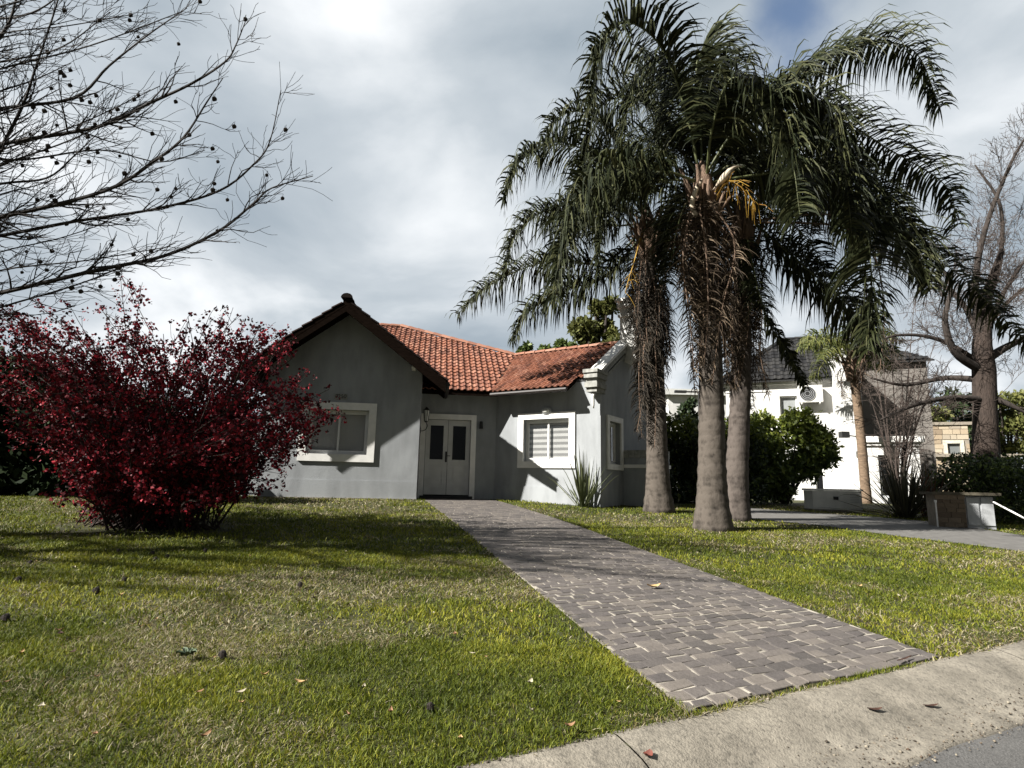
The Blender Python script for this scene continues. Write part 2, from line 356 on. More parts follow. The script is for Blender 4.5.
class MB:
    def __init__(s):
        s.v = []; s.f = []; s.mi = []
    def add(s, verts, faces, mi=0):
        b = len(s.v)
        s.v.extend([tuple(float(c) for c in p) for p in verts])
        for f in faces:
            s.f.append(tuple(i + b for i in f)); s.mi.append(mi)
    def poly(s, pts, mi=0):
        s.add(pts, [tuple(range(len(pts)))], mi)
    def prism(s, pts, ext, mi=0):
        """polygon pts extruded by vector ext"""
        n = len(pts); ext = np.array(ext, float)
        a = [np.array(p, float) for p in pts]; b = [p + ext for p in a]
        fs = [tuple(range(n - 1, -1, -1)), tuple(range(n, 2 * n))]
        for i in range(n):
            j = (i + 1) % n
            fs.append((i, j, n + j, n + i))
        s.add(a + b, fs, mi)
    def box(s, o, du, dv, dw, mi=0):
        """corner o and three edge vectors"""
        o, du, dv, dw = [np.array(q, float) for q in (o, du, dv, dw)]
        s.prism([o, o + du, o + du + dv, o + dv], dw, mi)
    def tube(s, pts, rad, n=6, cap=True, mi=0):
        pts = [np.array(p, float) for p in pts]
        if not isinstance(rad, (list, tuple, np.ndarray)): rad = [rad] * len(pts)
        vs = []; prev = None
        for i, p in enumerate(pts):
            t = pts[min(i + 1, len(pts) - 1)] - pts[max(i - 1, 0)]
            t = t / (np.linalg.norm(t) + 1e-9)
            if prev is None:
                h = np.array([1.0, 0, 0]) if abs(t[0]) < 0.8 else np.array([0, 1.0, 0])
            else:
                h = prev
            a = h - t * (h @ t); a /= (np.linalg.norm(a) + 1e-9); prev = a
            b = np.cross(t, a)
            for k in range(n):
                w = 2 * math.pi * k / n
                vs.append(p + rad[i] * (a * math.cos(w) + b * math.sin(w)))
        fs = []
        for i in range(len(pts) - 1):
            for k in range(n):
                k2 = (k + 1) % n
                fs.append((i * n + k, i * n + k2, (i + 1) * n + k2, (i + 1) * n + k))
        if cap:
            fs.append(tuple(range(n - 1, -1, -1))); fs.append(tuple(range((len(pts) - 1) * n, len(pts) * n)))
        s.add(vs, fs, mi)
    def ball(s, c, r, seg=8, rings=5, mi=0, jit=0.0):
        vs = []; fs = []
        r = np.array(r if hasattr(r, '__len__') else (r, r, r), float)
        for i in range(rings + 1):
            th = math.pi * i / rings
            for k in range(seg):
                ph = 2 * math.pi * k / seg
                q = 1 + (rnd.uniform(-jit, jit) if 0 < i < rings else 0)
                vs.append(np.array(c) + r * q * np.array([math.sin(th) * math.cos(ph), math.sin(th) * math.sin(ph), math.cos(th)]))
        for i in range(rings):
            for k in range(seg):
                k2 = (k + 1) % seg
                fs.append((i * seg + k, (i + 1) * seg + k, (i + 1) * seg + k2, i * seg + k2))
        s.add(vs, fs, mi)
    def build(s, name, mats, parent=None, smooth=False, org=None):
        o0 = ORG[parent.name] if parent is not None else (np.array(org, float) if org is not None else np.zeros(3))
        me = bpy.data.meshes.new(name)
        v = np.array(s.v) - o0 if s.v else np.zeros((0, 3))
        me.from_pydata([tuple(p) for p in v], [], s.f)
        me.polygons.foreach_set('material_index', s.mi)
        me.validate()
        me.update()
        return link_mesh(name, me, mats, parent, o0, smooth)
def np_mesh(name, V, Q, mats, parent=None, smooth=False, col=None, org=None):
    """V (n,3), Q (m,4) quads"""
    o0 = ORG[parent.name] if parent is not None else (np.array(org, float) if org is not None else np.zeros(3))
    me = bpy.data.meshes.new(name)
    V = np.asarray(V, np.float32) - o0.astype(np.float32)
    me.vertices.add(len(V)); me.vertices.foreach_set('co', V.ravel())
    k = Q.shape[1]
    me.loops.add(Q.size); me.loops.foreach_set('vertex_index', Q.astype(np.int32).ravel())
    me.polygons.add(len(Q)); me.polygons.foreach_set('loop_start', np.arange(0, Q.size, k, dtype=np.int32))
    if col is not None:
        at_ = me.attributes.new('Col', 'FLOAT_COLOR', 'POINT')
        at_.data.foreach_set('color', col.astype(np.float32).ravel())
    me.update(calc_edges=True)
    return link_mesh(name, me, mats, parent, o0, smooth)
def unit(v):
    v = np.asarray(v, float)
    return v / (np.linalg.norm(v, axis=-1, keepdims=True) + 1e-9)
def catmull(pts, n=8):
    pts = [np.array(p, float) for p in pts]
    P_ = [2 * pts[0] - pts[1]] + pts + [2 * pts[-1] - pts[-2]]
    out = []
    for i in range(1, len(P_) - 2):
        p0, p1, p2, p3 = P_[i - 1:i + 3]
        for j in range(n):
            t = j / n
            out.append(0.5 * (2 * p1 + (p2 - p0) * t + (2 * p0 - 5 * p1 + 4 * p2 - p3) * t * t + (3 * p1 - p0 - 3 * p2 + p3) * t ** 3))
    out.append(pts[-1])
    return out
def leaves(P_, size, name, mat, parent=None, aspect=0.45, up=0.3, rg=rng, out=None):
    """one bent leaf (two quads) at each point"""
    n = len(P_)
    d = unit(rg.normal(size=(n, 3)) + np.array([0, 0, up]))
    if out is not None: d = unit(d + out)
    s = unit(np.cross(d, rg.normal(size=(n, 3))))
    w = np.cross(d, s)
    L_ = (size * rg.uniform(0.6, 1.35, n))[:, None]
    W_ = L_ * aspect * 0.5
    a = P_; b = P_ + d * L_
    m_ = P_ + d * L_ * 0.5
    V = np.stack([a, m_ + s * W_ + w * L_ * 0.12, b, m_ - s * W_ + w * L_ * 0.12], 1).reshape(-1, 3)
    Q = np.arange(4 * n).reshape(n, 4)
    return np_mesh(name, V, Q, mat, parent)
def blob_points(blobs, n, shell=0.55, rg=rng):
    """points in a union of uneven ellipsoids [(c, r)], denser toward the outside"""
    vol = np.array([r[0] * r[1] * r[2] for c, r in blobs]) ** 0.75
    cnt = rg.multinomial(n, vol / vol.sum())
    out = []
    for (c, r), k in zip(blobs, cnt):
        d = unit(rg.normal(size=(k, 3)))
        q = rg.uniform(shell ** 3, 1, k) ** (1 / 3)
        q *= 1 + 0.22 * np.sin(d[:, 0] * 7 + c[0] * 3) * np.cos(d[:, 2] * 6 + c[1]) + rg.normal(0, 0.05, k)
        out.append(np.array(c) + d * np.array(r) * q[:, None])
    return np.concatenate(out)
def sub_blobs(c, r, k, f=0.45, rg=rng, zmin=-0.6):
    """k smaller blobs over an ellipsoid to make an uneven crown"""
    out = []
    for i in range(k):
        d = unit(rg.normal(size=3)); d[2] = max(d[2], zmin)
        q = rg.uniform(0.45, 0.8)
        out.append((np.array(c) + d * np.array(r) * q, np.array(r) * rg.uniform(f * 0.7, f * 1.2)))
    return out
def inpoly(X, Y, poly):
    inside = np.zeros(len(X), bool); j = len(poly) - 1
    for i in range(len(poly)):
        xi, yi = poly[i][:2]; xj, yj = poly[j][:2]
        c = ((yi > Y) != (yj > Y)) & (X < (xj - xi) * (Y - yi) / (yj - yi + 1e-12) + xi)
        inside ^= c; j = i
    return inside
def vnoise(x, y, seed=0):
    def h(i, j):
        s = np.sin(i * 127.1 + j * 311.7 + seed * 74.7) * 43758.5453
        return s - np.floor(s)
    i, j = np.floor(x), np.floor(y); u, v = x - i, y - j
    u, v = u * u * (3 - 2 * u), v * v * (3 - 2 * v)
    return (h(i, j) * (1 - u) + h(i + 1, j) * u) * (1 - v) + (h(i, j + 1) * (1 - u) + h(i + 1, j + 1) * u) * v
def fbm(x, y, seed=0, o=4):
    r = 0; a = 0.5
    for k in range(o):
        r = r + a * vnoise(x * 2 ** k, y * 2 ** k, seed + k); a *= 0.5
    return r / (1 - 0.5 ** o)

# ------------------------------------------------------------------ terrain, road, kerb, path, driveway
S_EDGE, S_ROAD = 2.27, 1.70
def ts(t, s, z):
    p = TD * t + ND * s
    return (p[0], p[1], z)
def build_ground():
    tt = np.concatenate([[-900, -400, -150, -60], np.linspace(-30, 50, 41), [80, 160, 400, 900]])
    ss = np.concatenate([[-900, -400, -150, -60, -20, -9.0, -6.6, -6.4, 1.9, 2.2, S_EDGE + 0.01], np.linspace(2.6, 30, 40), [45, 80, 160, 400, 900]])
    V = []
    for s in ss:
        for t in tt:
            z = min(GSL * s, GTOP) if s > 2.25 else (0.0 if s < -6.5 else -0.2)
            V.append(ts(t, s, z))
    nt_, ns = len(tt), len(ss)
    Q = [(i * nt_ + j, i * nt_ + j + 1, (i + 1) * nt_ + j + 1, (i + 1) * nt_ + j) for i in range(ns - 1) for j in range(nt_ - 1)]
    return structure(np_mesh("ground", np.array(V), np.array(Q), m_soil, smooth=True))
build_ground()
mb = MB()
prof = [(S_ROAD + 0.06, -0.06), (S_ROAD - 0.05, -0.028)]
mb.add([ts(-200, -6.5, -0.03), ts(200, -6.5, -0.03), ts(200, S_ROAD + 0.02, -0.03), ts(-200, S_ROAD + 0.02, -0.03)], [(0, 1, 2, 3)])
structure(mb.build("road", m_road))
def kerb():
    prof = [(S_EDGE + 0.02, -0.1), (S_EDGE + 0.015, 0.106), (S_EDGE - 0.03, 0.110), (S_EDGE - 0.12, 0.094), (S_EDGE - 0.20, 0.074), (S_EDGE - 0.27, 0.046), (S_EDGE - 0.33, 0.018),
            (S_EDGE - 0.40, -0.002), (S_EDGE - 0.48, -0.012), (S_ROAD + 0.03, -0.018), (S_ROAD - 0.015, -0.024), (S_ROAD - 0.02, -0.12)]
    m_ = MB(); tj = float(TD @ ground(634, 748)[:2]); joints = [-40] + [tj + 3.4 * k for k in range(-7, 16)] + [80]
    for a, b in zip(joints[:-1], joints[1:]):
        n = max(2, int((b - a) / 0.12)) if -3 < a < 12 else 3
        V = []
        for i in range(n + 1):
            t = a + 0.004 + (b - a - 0.008) * i / n
            for k, (s, z) in enumerate(prof):
                w = 0.010 * (vnoise(np.array([t * 3.0]), np.array([s * 6.0]), 3)[0] - 0.5)
                e_ = 0.05 * (vnoise(np.array([t * 4.0]), np.array([1.0]), 8)[0] - 0.5) if k >= 9 else 0
                V.append(ts(t, s + e_, z + (w if 1 < k < 11 else 0)))
        m = len(prof)
        Fc = [(i * m + j, i * m + j + 1, (i + 1) * m + j + 1, (i + 1) * m + j) for i in range(n) for j in range(m - 1)]
        m_.add(V, Fc)
    o = m_.build("kerb", m_conc, smooth=True)
    return structure(o)
kerb()

# path outline from the photograph's two edges, stretched on the ground
pl = [ground(*p) for p in [(690, 714), (620, 660), (560, 611), (499, 560), (452, 521), (425, 500.5)]]
pr = [ground(*p) for p in [(928, 655), (772, 597), (639, 549), (574, 525), (538, 513), (496, 501)]]
pl[0] = np.array([*(TD * (TD @ pl[0][:2]) + ND * (S_EDGE + 0.01)), 0.11]); pr[0] = np.array([*(TD * (TD @ pr[0][:2]) + ND * (S_EDGE + 0.01)), 0.11])
# run on under the porch to the door
pl += [np.array([-2.45, 17.0, GTOP]), np.array([-2.5, 17.6, GTOP])]
pr += [np.array([-0.55, 17.3, GTOP]), np.array([-0.55, 17.85, GTOP])]
LP = catmull(pl, 6); RP = catmull(pr, 6)
PATH_POLY = [(p[0], p[1]) for p in LP] + [(p[0], p[1]) for p in RP[::-1]]
def ray_path():
    m_ = MB()
    nl = 60
    def samp(P_, u):
        d = np.concatenate([[0], np.cumsum([np.linalg.norm(P_[i + 1] - P_[i]) for i in range(len(P_) - 1)])])
        x = u * d[-1]; i = min(np.searchsorted(d, x, 'right') - 1, len(P_) - 2)
        k = (x - d[i]) / (d[i + 1] - d[i] + 1e-9)
        return P_[i] * (1 - k) + P_[i + 1] * k, d[-1]
    def pt(u, v, dz):
        a, _ = samp(LP, u); b, _ = samp(RP, u)
        p = a * (1 - v) + b * v
        return np.array([p[0], p[1], gz(p[0], p[1]) + dz])
    length = 0.5 * (samp(LP, 0)[1] + samp(RP, 0)[1])
    V = []; nv = 8
    for i in range(nl + 1):
        for j in range(nv + 1):
            V.append(pt(0.004 + 0.996 * i / nl, j / nv, 0.0075))
    Fc = [(i * (nv + 1) + j, i * (nv + 1) + j + 1, (i + 1) * (nv + 1) + j + 1, (i + 1) * (nv + 1) + j) for i in range(nl) for j in range(nv)]
    m_.add(V, Fc, 0)
    row = 0.108; nrow = int(length / row)
    for r in range(nrow):
        u0, u1 = r / nrow, (r + 1) / nrow
        w = np.linalg.norm(samp(RP, u0)[0] - samp(LP, u0)[0])
        x = rnd.uniform(-0.18, 0); rowshift = rnd.uniform(-.006, .006)
        while x < w:
            ln = rnd.uniform(0.11, 0.225)
            a, b = max(x, 0.0), min(x + ln, w)
            x += ln
            if b - a < 0.05: continue
            g = rnd.uniform(0.002, 0.009) / w; gu = rnd.uniform(0.001, 0.007) / length
            va, vb = a / w + g, b / w - g
            if vb - va < 0.01: continue
            j = lambda k: rnd.uniform(-k, k)
            tilt = j(0.0009); zt = 0.0125 + rnd.uniform(0, 0.0018)
            wav = 0.20 * math.sin(va * 5 + r * .3) / nrow
            q = []
            for (uu, vv) in ((u0 + gu, va), (u0 + gu, vb), (u1 - gu, vb), (u1 - gu, va)):
                q.append((uu + wav + j(0.0013), vv + j(0.014 / w)))
            q = [(min(max(c[0], 0.0005), 0.9995), c[1]) for c in q]
            uc = sum(c[0] for c in q) / 4; vc = sum(c[1] for c in q) / 4
            top = [pt(uc + (c[0] - uc) * 0.92, vc + (c[1] - vc) * 0.94, zt + (tilt if c[1] > vc else -tilt)) for c in q]
            mid = [pt(c[0], c[1], zt - 0.003) for c in q]
            low = [pt(c[0], c[1], 0.0) for c in q]
            m_.add(top + mid + low, [(0, 1, 2, 3)] + [(4 + i, 4 + (i + 1) % 4, (i + 1) % 4, i) for i in range(4)] + [(8 + i, 8 + (i + 1) % 4, 4 + (i + 1) % 4, 4 + i) for i in range(4)], 1)
    return structure(m_.build("path", [m_grout, m_paver]))
ray_path()
# neighbour's asphalt lane on the right
DRIVE_PX = [(700, 511), (760, 520), (830, 527), (900, 537), (960, 544), (1030, 553), (1160, 572), (1160, 552), (1024, 536), (985, 530), (930, 522), (870, 517), (810, 513), (745, 508), (700, 506)]
dp = [ground(*p) for p in DRIVE_PX]
DRIVE_POLY = [(p[0], p[1]) for p in dp]
mb = MB(); mb.poly([(p[0], p[1], p[2] + 0.012) for p in dp])
structure(mb.build("driveway", m_asph_drive))

# ------------------------------------------------------------------ house
def wall_panel(mb, p0, u, n_in, w0, w1, zb, top, holes=(), th=0.22, brk=(), mi=0):
    """vertical wall along u from w0 to w1; top(w) its upper edge; holes (a, b, z0, z1)"""
    xs = sorted(set([w0, w1] + [h for H_ in holes for h in H_[:2]] + list(brk)))
    P_ = lambda w, z: np.array([p0[0] + u[0] * w, p0[1] + u[1] * w, z])
    for a, b in zip(xs[:-1], xs[1:]):
        sp = sorted([(h[2], h[3]) for h in holes if h[0] <= a + 1e-6 and h[1] >= b - 1e-6])
        z = zb
        for (h0, h1) in sp:
            if h0 > z: mb.prism([P_(a, z), P_(b, z), P_(b, h0), P_(a, h0)], n_in * th, mi)
            z = h1
        mb.prism([P_(a, z), P_(b, z), P_(b, top(b)), P_(a, top(a))], n_in * th, mi)
def frame_ring(mb, P_, a, b, z0, z1, w, d0, d1, n_in, mi=0):
    """rectangular frame a..b, z0..z1 outside, bar width w, from depth d0 to d1 along n_in"""
    for (x0, x1, y0, y1) in ((a, b, z0, z0 + w), (a, b, z1 - w, z1), (a, a + w, z0 + w, z1 - w), (b - w, b, z0 + w, z1 - w)):
        mb.prism([P_(x0, y0) + n_in * d0, P_(x1, y0) + n_in * d0, P_(x1, y1) + n_in * d0, P_(x0, y1) + n_in * d0], n_in * (d1 - d0), mi)
def slab(mb, P_, a, b, z0, z1, d0, d1, n_in, mi=0):
    mb.prism([P_(a, z0) + n_in * d0, P_(b, z0) + n_in * d0, P_(b, z1) + n_in * d0, P_(a, z1) + n_in * d0], n_in * (d1 - d0), mi)

A1, A2 = math.radians(7.5), math.radians(-32.5)
def frame_of(a):
    return np.array([math.cos(a), math.sin(a), 0.0]), np.array([-math.sin(a), math.cos(a), 0.0])
u1, v1 = frame_of(A1); u2, v2 = frame_of(A2)
G0 = at(416, 499.5, 16.04)
R0 = at(601, 503.5, 16.0)
RL = onplane(494, 499.5, R0, A2); RL[2] = R0[2]
house = thing("house", "single storey grey rendered house with dark gable, white double door and red tiled roof", "house", G0)
def uz(x, y, p, a, uu):
    q = onplane(x, y, p, a)
    return float((q - p) @ uu), float(q[2])
PG = lambda w, z: np.array([G0[0] + u1[0] * w, G0[1] + u1[1] * w, z])
PR = lambda w, z: np.array([R0[0] + u2[0] * w, R0[1] + u2[1] * w, z])
# gable wing outline
OV = 0.88
GO = G0 - v1 * OV
ax_, az_ = uz(347, 299, GO, A1, u1)
tx_, tz_ = uz(446, 380, GO, A1, u1)
gw = -2 * (-ax_) if False else 2 * ax_        # left corner (mirror of the right one about the ridge)
slope = (az_ - tz_) / (tx_ - ax_)
RT = 0.16                                       # roof thickness (vertical)
gtop = lambda w: az_ - RT - slope * abs(w - ax_)
ga, gb = uz(299, 460, G0, A1, u1)[0] - 0.05, uz(375, 440, G0, A1, u1)[0]
gz0, gz1 = uz(335, 461.5, G0, A1, u1)[1], uz(341, 402.5, G0, A1, u1)[1]
FW = 0.20
hole_g = (ga + FW, gb - FW, gz0 + FW, gz1 - FW)
mb = MB()
GL = gw
wall_panel(mb, G0, u1, v1, GL, 0.0, 0.3, gtop, [hole_g], brk=[ax_])
# right-hand side wall of the gable wing, back to the door wall, and left side wall
zc = gtop(0.0)
mb.prism([PG(0, 0.3) + v1 * 0.22, PG(0, 0.3) + v1 * 2.2, PG(0, zc) + v1 * 2.2, PG(0, zc) + v1 * 0.22], -u1 * 0.22)
zl = gtop(GL)
mb.prism([PG(GL, 0.3) + v1 * 0.22, PG(GL, 0.3) + v1 * 8, PG(GL, zl) + v1 * 8, PG(GL, zl) + v1 * 0.22], u1 * 0.22)
# side wall set back left of the gable
mb.prism([PG(GL - 0.002, 0.3) + v1 * 1.2, PG(GL - 2.6, 0.3) + v1 * 1.2, PG(GL - 2.6, 2.7) + v1 * 1.2, PG(GL - 0.002, 2.7) + v1 * 1.2], v1 * 0.2)
mb.build("gable_wall", m_wall, house)
mb = MB()
slab(mb, PG, GL, 0.0, 0.3, uz(330, 480, G0, A1, u1)[1], -0.025, -0.001, v1)
mb.build("plinth", m_wall, house)
mb = MB(); slab(mb, PG, GL - 0.1, 0.02, 0.55, GTOP + 0.035, -0.09, -0.026, v1); mb.build("footing_strip", m_conc, house)

def sliding_window(P_, u, v, hole, outer_w, blind_fn, glass=m_glass, proud=0.05, rev=0.12):
    a, b, z0, z1 = hole
    fr = MB(); frame_ring(fr, P_, a - outer_w, b + outer_w, z0 - outer_w, z1 + outer_w, outer_w - 0.002, -proud, -0.001, v)
    w = MB(); frame_ring(w, P_, a + 0.002, b - 0.002, z0 + 0.002, z1 - 0.002, 0.05, rev, rev + 0.06, v)
    win = w.build("window", m_alu, house)
    fr.build("surround", m_white, win)
    mid = (a + b) / 2
    for (x0, x1, d) in ((a + 0.055, mid + 0.03, rev + 0.003), (mid - 0.03, b - 0.055, rev + 0.033)):
        s = MB(); frame_ring(s, P_, x0, x1, z0 + 0.055, z1 - 0.055, 0.05, d, d + 0.025, v)
        s.build("sash", m_alu, win)
        g = MB(); slab(g, P_, x0 + 0.048, x1 - 0.048, z0 + 0.1, z1 - 0.1, d + 0.010, d + 0.016, v)
        g.build("pane", glass, win)
    blind_fn(P_, v, a, b, z0, z1, rev + 0.12, win)
    r = MB(); slab(r, P_, a - 0.3, b + 0.3, z0 - 0.3, z1 + 0.3, rev + 0.30, rev + 0.32, v)
    r.build("room_backing", m_dark, win)
    return win
def curtain(P_, v, a, b, z0, z1, d, win):
    m_ = MB(); n = 60
    V = []
    for i in range(n + 1):
        w = a + (b - a) * i / n
        off = d + 0.004 * math.sin(i * 0.5)
        V += [P_(w, z0) + v * off, P_(w, z1) + v * off]
    m_.add(V, [(2 * i, 2 * i + 2, 2 * i + 3, 2 * i + 1) for i in range(n)])
    m_.build("curtain", m_curtain, win, smooth=True)
def zebra(P_, v, a, b, z0, z1, d, win):
    m_ = MB(); n = 15; h = (z1 - z0) / n
    for i in range(n):
        slab(m_, P_, a, b, z0 + i * h, z0 + (i + 1) * h, d, d + 0.004, v, 0 if i % 2 else 1)
    m_.build("striped_blind", [m_blind, m_blind2], win)
w1_ = sliding_window(PG, u1, v1, hole_g, FW, curtain)

# right wing
er = uz(600, 376, R0, A2, u2)[1]
wl = float((RL - R0) @ u2)
ra, rb = uz(518.5, 440, R0, A2, u2)[0], uz(575.5, 440, R0, A2, u2)[0]
rz0, rz1 = uz(545, 468, R0, A2, u2)[1], uz(547, 412.5, R0, A2, u2)[1]
FW2 = 0.19
hole_r = (ra + FW2, rb - FW2, rz0 + FW2, rz1 - FW2)
# eaves: one level all round
EOV = 0.55
RE = R0 - v2 * EOV
zE = uz(540, 389.5, RE, A2, u2)[1]
pitch2 = math.radians(31)
# right wing's roof plane: z = zE + tan * (distance behind its eave line)
tp = math.tan(pitch2)
DE = RL - v1 * EOV                                 # left (door) part's eave line passes here, direction u1
def ray_roof(x, y, e0, v):
    d = ray(x, y)
    # z = zE + tp*((p-e0).v)
    t = (zE + tp * ((EYE - e0) @ v) - EYE[2]) / (d[2] - tp * (d @ v))
    return EYE + d * t
# valley: where both planes meet: (p-RE).v2 == (p-DE).v1
nv = v2 - v1; cval = RE @ v2 - DE @ v1
vdir = np.array([-nv[1], nv[0]]); vdir = vdir if vdir[1] > 0 else -vdir; vdir = unit(vdir)
# point of the valley at the eave
Aeq = np.array([[v1[0], v1[1]], [v2[0], v2[1]]]); beq = np.array([DE @ v1, RE @ v2])
VE = np.linalg.solve(Aeq, beq); VEz = np.array([VE[0], VE[1], zE])
k_ = float(np.append(vdir, 0) @ v1)
def valley(s): return np.array([VE[0] + vdir[0] * s, VE[1] + vdir[1] * s, zE + tp * k_ * s])
ridge_r = ray_roof(560, 352, RE, v2)
s_top = (ridge_r[2] - zE) / (tp * k_)
V1 = valley(s_top)
ZR = V1[2]
APX = ray_roof(402, 328, DE, v1)
print("LAYOUT eave", zE, "ridge", ZR, "valley", VEz, V1, "apex", APX, "right corner", R0, 'gable', ax_, az_, tx_, tz_, gw)

rt_top = lambda w: er
mb = MB()
wall_panel(mb, R0, u2, v2, wl, 0.0, 0.3, lambda w: zE + tp * EOV * 0.98, [hole_r], th=0.22)
mb.build("front_wall", m_wall, house)
mb = MB(); slab(mb, PR, wl + 0.02, 0.0, 0.3, uz(560, 487, R0, A2, u2)[1], -0.022, -0.001, v2); mb.build("plinth", m_wall, house)
sliding_window(PR, u2, v2, hole_r, FW2, zebra, M_glass("clear_window_glass", see=0.78))
# side (gable end) wall of the right wing: along v2 from R0
PS = lambda w, z: np.array([R0[0] + v2[0] * w, R0[1] + v2[1] * w, z])
ninS = -u2
ridge_w = float((V1 - RE) @ v2) - EOV                # ridge distance behind the front wall
def uzs(x, y):
    n = np.array([u2[0], u2[1], 0.0]); d = ray(x, y); q = EYE + d * (n @ (R0 - EYE) / (n @ d))
    return float((q - R0) @ v2), float(q[2])
sa, sb = uzs(606.5, 440)[0], uzs(622, 440)[0]
sz0, sz1 = uzs(615, 470)[1], uzs(615, 417)[1]
hole_s = (sa + 0.16, sb - 0.16, sz0 + 0.16, sz1 - 0.16)
par = lambda w: zE + tp * (EOV + (w if w < ridge_w else 2 * ridge_w - w)) + 0.18
mb = MB()
wall_panel(mb, R0, v2, ninS, 0.222, 2 * ridge_w, 0.3, par, [hole_s], th=0.25, brk=[ridge_w])
mb.build("side_wall", m_wall, house)
sliding_window(PS, v2, ninS, hole_s, 0.16, zebra, m_glass, proud=0.05, rev=0.14)
# parapet coping: white top, grey mouldings beneath, scroll kneeler at the foot
mb = MB(); mb2 = MB()
def rake_bar(m_, w0, w1, dz0, dz1, o0, o1):
    pts = [PS(w0, par(w0) + dz0), PS(w1, par(w1) + dz0), PS(w1, par(w1) + dz1), PS(w0, par(w0) + dz1)]
    m_.prism([p + u2 * o0 for p in pts], u2 * (o1 - o0))
rake_bar(mb, -0.22, ridge_w, 0.002, 0.09, -0.30, 0.10)
rake_bar(mb, ridge_w, 2 * ridge_w, 0.002, 0.09, -0.30, 0.10)
cop = mb.build("coping", m_white, house)
rake_bar(mb2, 0.0, ridge_w, -0.17, -0.004, 0.002, 0.08)
rake_bar(mb2, 0.0, ridge_w, -0.36, -0.26, 0.002, 0.045)
mb2.build("moulding", m_stone_trim, house)
mb = MB()
kz = par(0) - 0.02
for k, (dz0, dz1, ex) in enumerate(((-0.62, -0.50, 0.06), (-0.50, -0.36, 0.13), (-0.36, -0.24, 0.07), (-0.24, -0.10, 0.16), (-0.10, 0.0, 0.20))):
    mb.prism([PS(-0.28 - ex, kz + dz0) - u2 * (0.26 + ex * .3), PS(0.26, kz + dz0) - u2 * (0.26 + ex * .3), PS(0.26, kz + dz0) + u2 * ex * .6, PS(-0.28 - ex, kz + dz0) + u2 * ex * .6], (0, 0, dz1 - dz0 - 0.002))
mb.build("kneeler", m_stone_trim, house)
mb = MB(); q = PS(-0.2, kz - 0.62) - u2 * 0.12
mb.tube([q, q - v2 * 0.05 + np.array([0, 0, -0.12]), q - v2 * 0.02 + np.array([0, 0, -0.34]), q + np.array([0, 0, -0.45])], [0.06, 0.05, 0.035, 0.02], 7)
mb.build("rain_spout", m_white, house, smooth=True)
# chimney
cp = at(627, 330, float(PS(ridge_w * 0.92, 0)[1]))
mb = MB(); cb = np.array([cp[0] - 0.28, cp[1] - 0.28, par(ridge_w * .8) - 0.6])
mb.box(cb, u2 * 0.58, v2 * 0.58, (0, 0, 1.95))
for zz, ex in ((1.45, 0.05), (1.75, 0.08), (1.95, 0.12)):
    mb.box(cb - (u2 + v2) * ex + np.array([0, 0, zz + 0.001]), u2 * (0.58 + 2 * ex), v2 * (0.58 + 2 * ex), (0, 0, 0.09))
mb.build("chimney", m_white, house)
# door wall
PD = lambda w, z: np.array([RL[0] + u1[0] * w, RL[1] + u1[1] * w, z])
def uzd(x, y): return uz(x, y, RL, A1, u1)
dl = float((G0 - RL) @ u1) - 0.05
da, db = uzd(419.5, 450)[0], uzd(475.5, 450)[0]
dz1 = uzd(450, 414.5)[1]
DF = 0.16
hole_d = (da + DF, db - DF, 0.3, dz1 - DF)
mb = MB()
wall_panel(mb, RL, u1, v1, dl - 0.1, 0.15, 0.3, lambda w: zE + tp * EOV * 0.98, [hole_d], th=0.22)
mb.build("door_wall", m_wall, house)
mb = MB()
for (x0, x1, y0, y1) in ((da, da + DF, GTOP, dz1 - DF), (db - DF, db, GTOP, dz1 - DF), (da, db, dz1 - DF, dz1)):
    slab(mb, PD, x0, x1, y0, y1, -0.06, -0.001, v1)
dsur = mb.build("door_surround", m_white, house)
ha, hb, hz = hole_d[0], hole_d[1], hole_d[3]
sill = GTOP + 0.13
mb = MB(); slab(mb, PD, ha - 0.1, hb + 0.1, 0.5, sill - 0.03, -0.10, 0.2, v1); mb.build("threshold", M("dark_step", (0.03, 0.03, 0.03), 0.7), house)
midd = (ha + hb) / 2
for k, (x0, x1) in enumerate(((ha + 0.01, midd - 0.006), (midd + 0.006, hb - 0.01))):
    st = 0.13
    m_ = MB(); top_ = hz - 0.01
    lock = sill + (top_ - sill) * 0.44
    for (a, b, c, d) in ((x0, x0 + st, sill, top_), (x1 - st, x1, sill, top_), (x0 + st, x1 - st, top_ - 0.17, top_), (x0 + st, x1 - st, lock - 0.11, lock + 0.05), (x0 + st, x1 - st, sill, sill + 0.30)):
        slab(m_, PD, a, b, c, d, 0.06, 0.11, v1)
    slab(m_, PD, x0 + st, x1 - st, sill + 0.30, lock - 0.11, 0.085, 0.10, v1)
    slab(m_, PD, x0 + st + 0.05, x1 - st - 0.05, sill + 0.35, lock - 0.16, 0.072, 0.084, v1)
    slab(m_, PD, x0 + st - 0.03, x1 - st + 0.03, sill + 0.20, sill + 0.23, 0.045, 0.059, v1)
    door = m_.build("door", m_door, house)
    g_ = MB(); slab(g_, PD, x0 + st, x1 - st, lock + 0.05, top_ - 0.17, 0.08, 0.09, v1); g_.build("pane", m_glass_dark, door)
    b_ = MB(); frame_ring(b_, PD, x0 + st - 0.02, x1 - st + 0.02, lock + 0.03, top_ - 0.15, 0.025, 0.045, 0.059, v1); b_.build("glazing_bead", m_door, door)
    if k == 1:
        h_ = MB(); slab(h_, PD, x0 - 0.075, x0 - 0.02, lock - 0.02, lock + 0.30, 0.04, 0.059, v1)
        hp = PD(x0 - 0.045, lock + 0.17)
        h_.tube([hp + v1 * 0.04, hp - v1 * 0.02, hp - v1 * 0.022 + u1 * 0.12], 0.011, 6); h_.build("handle", m_dark, door)
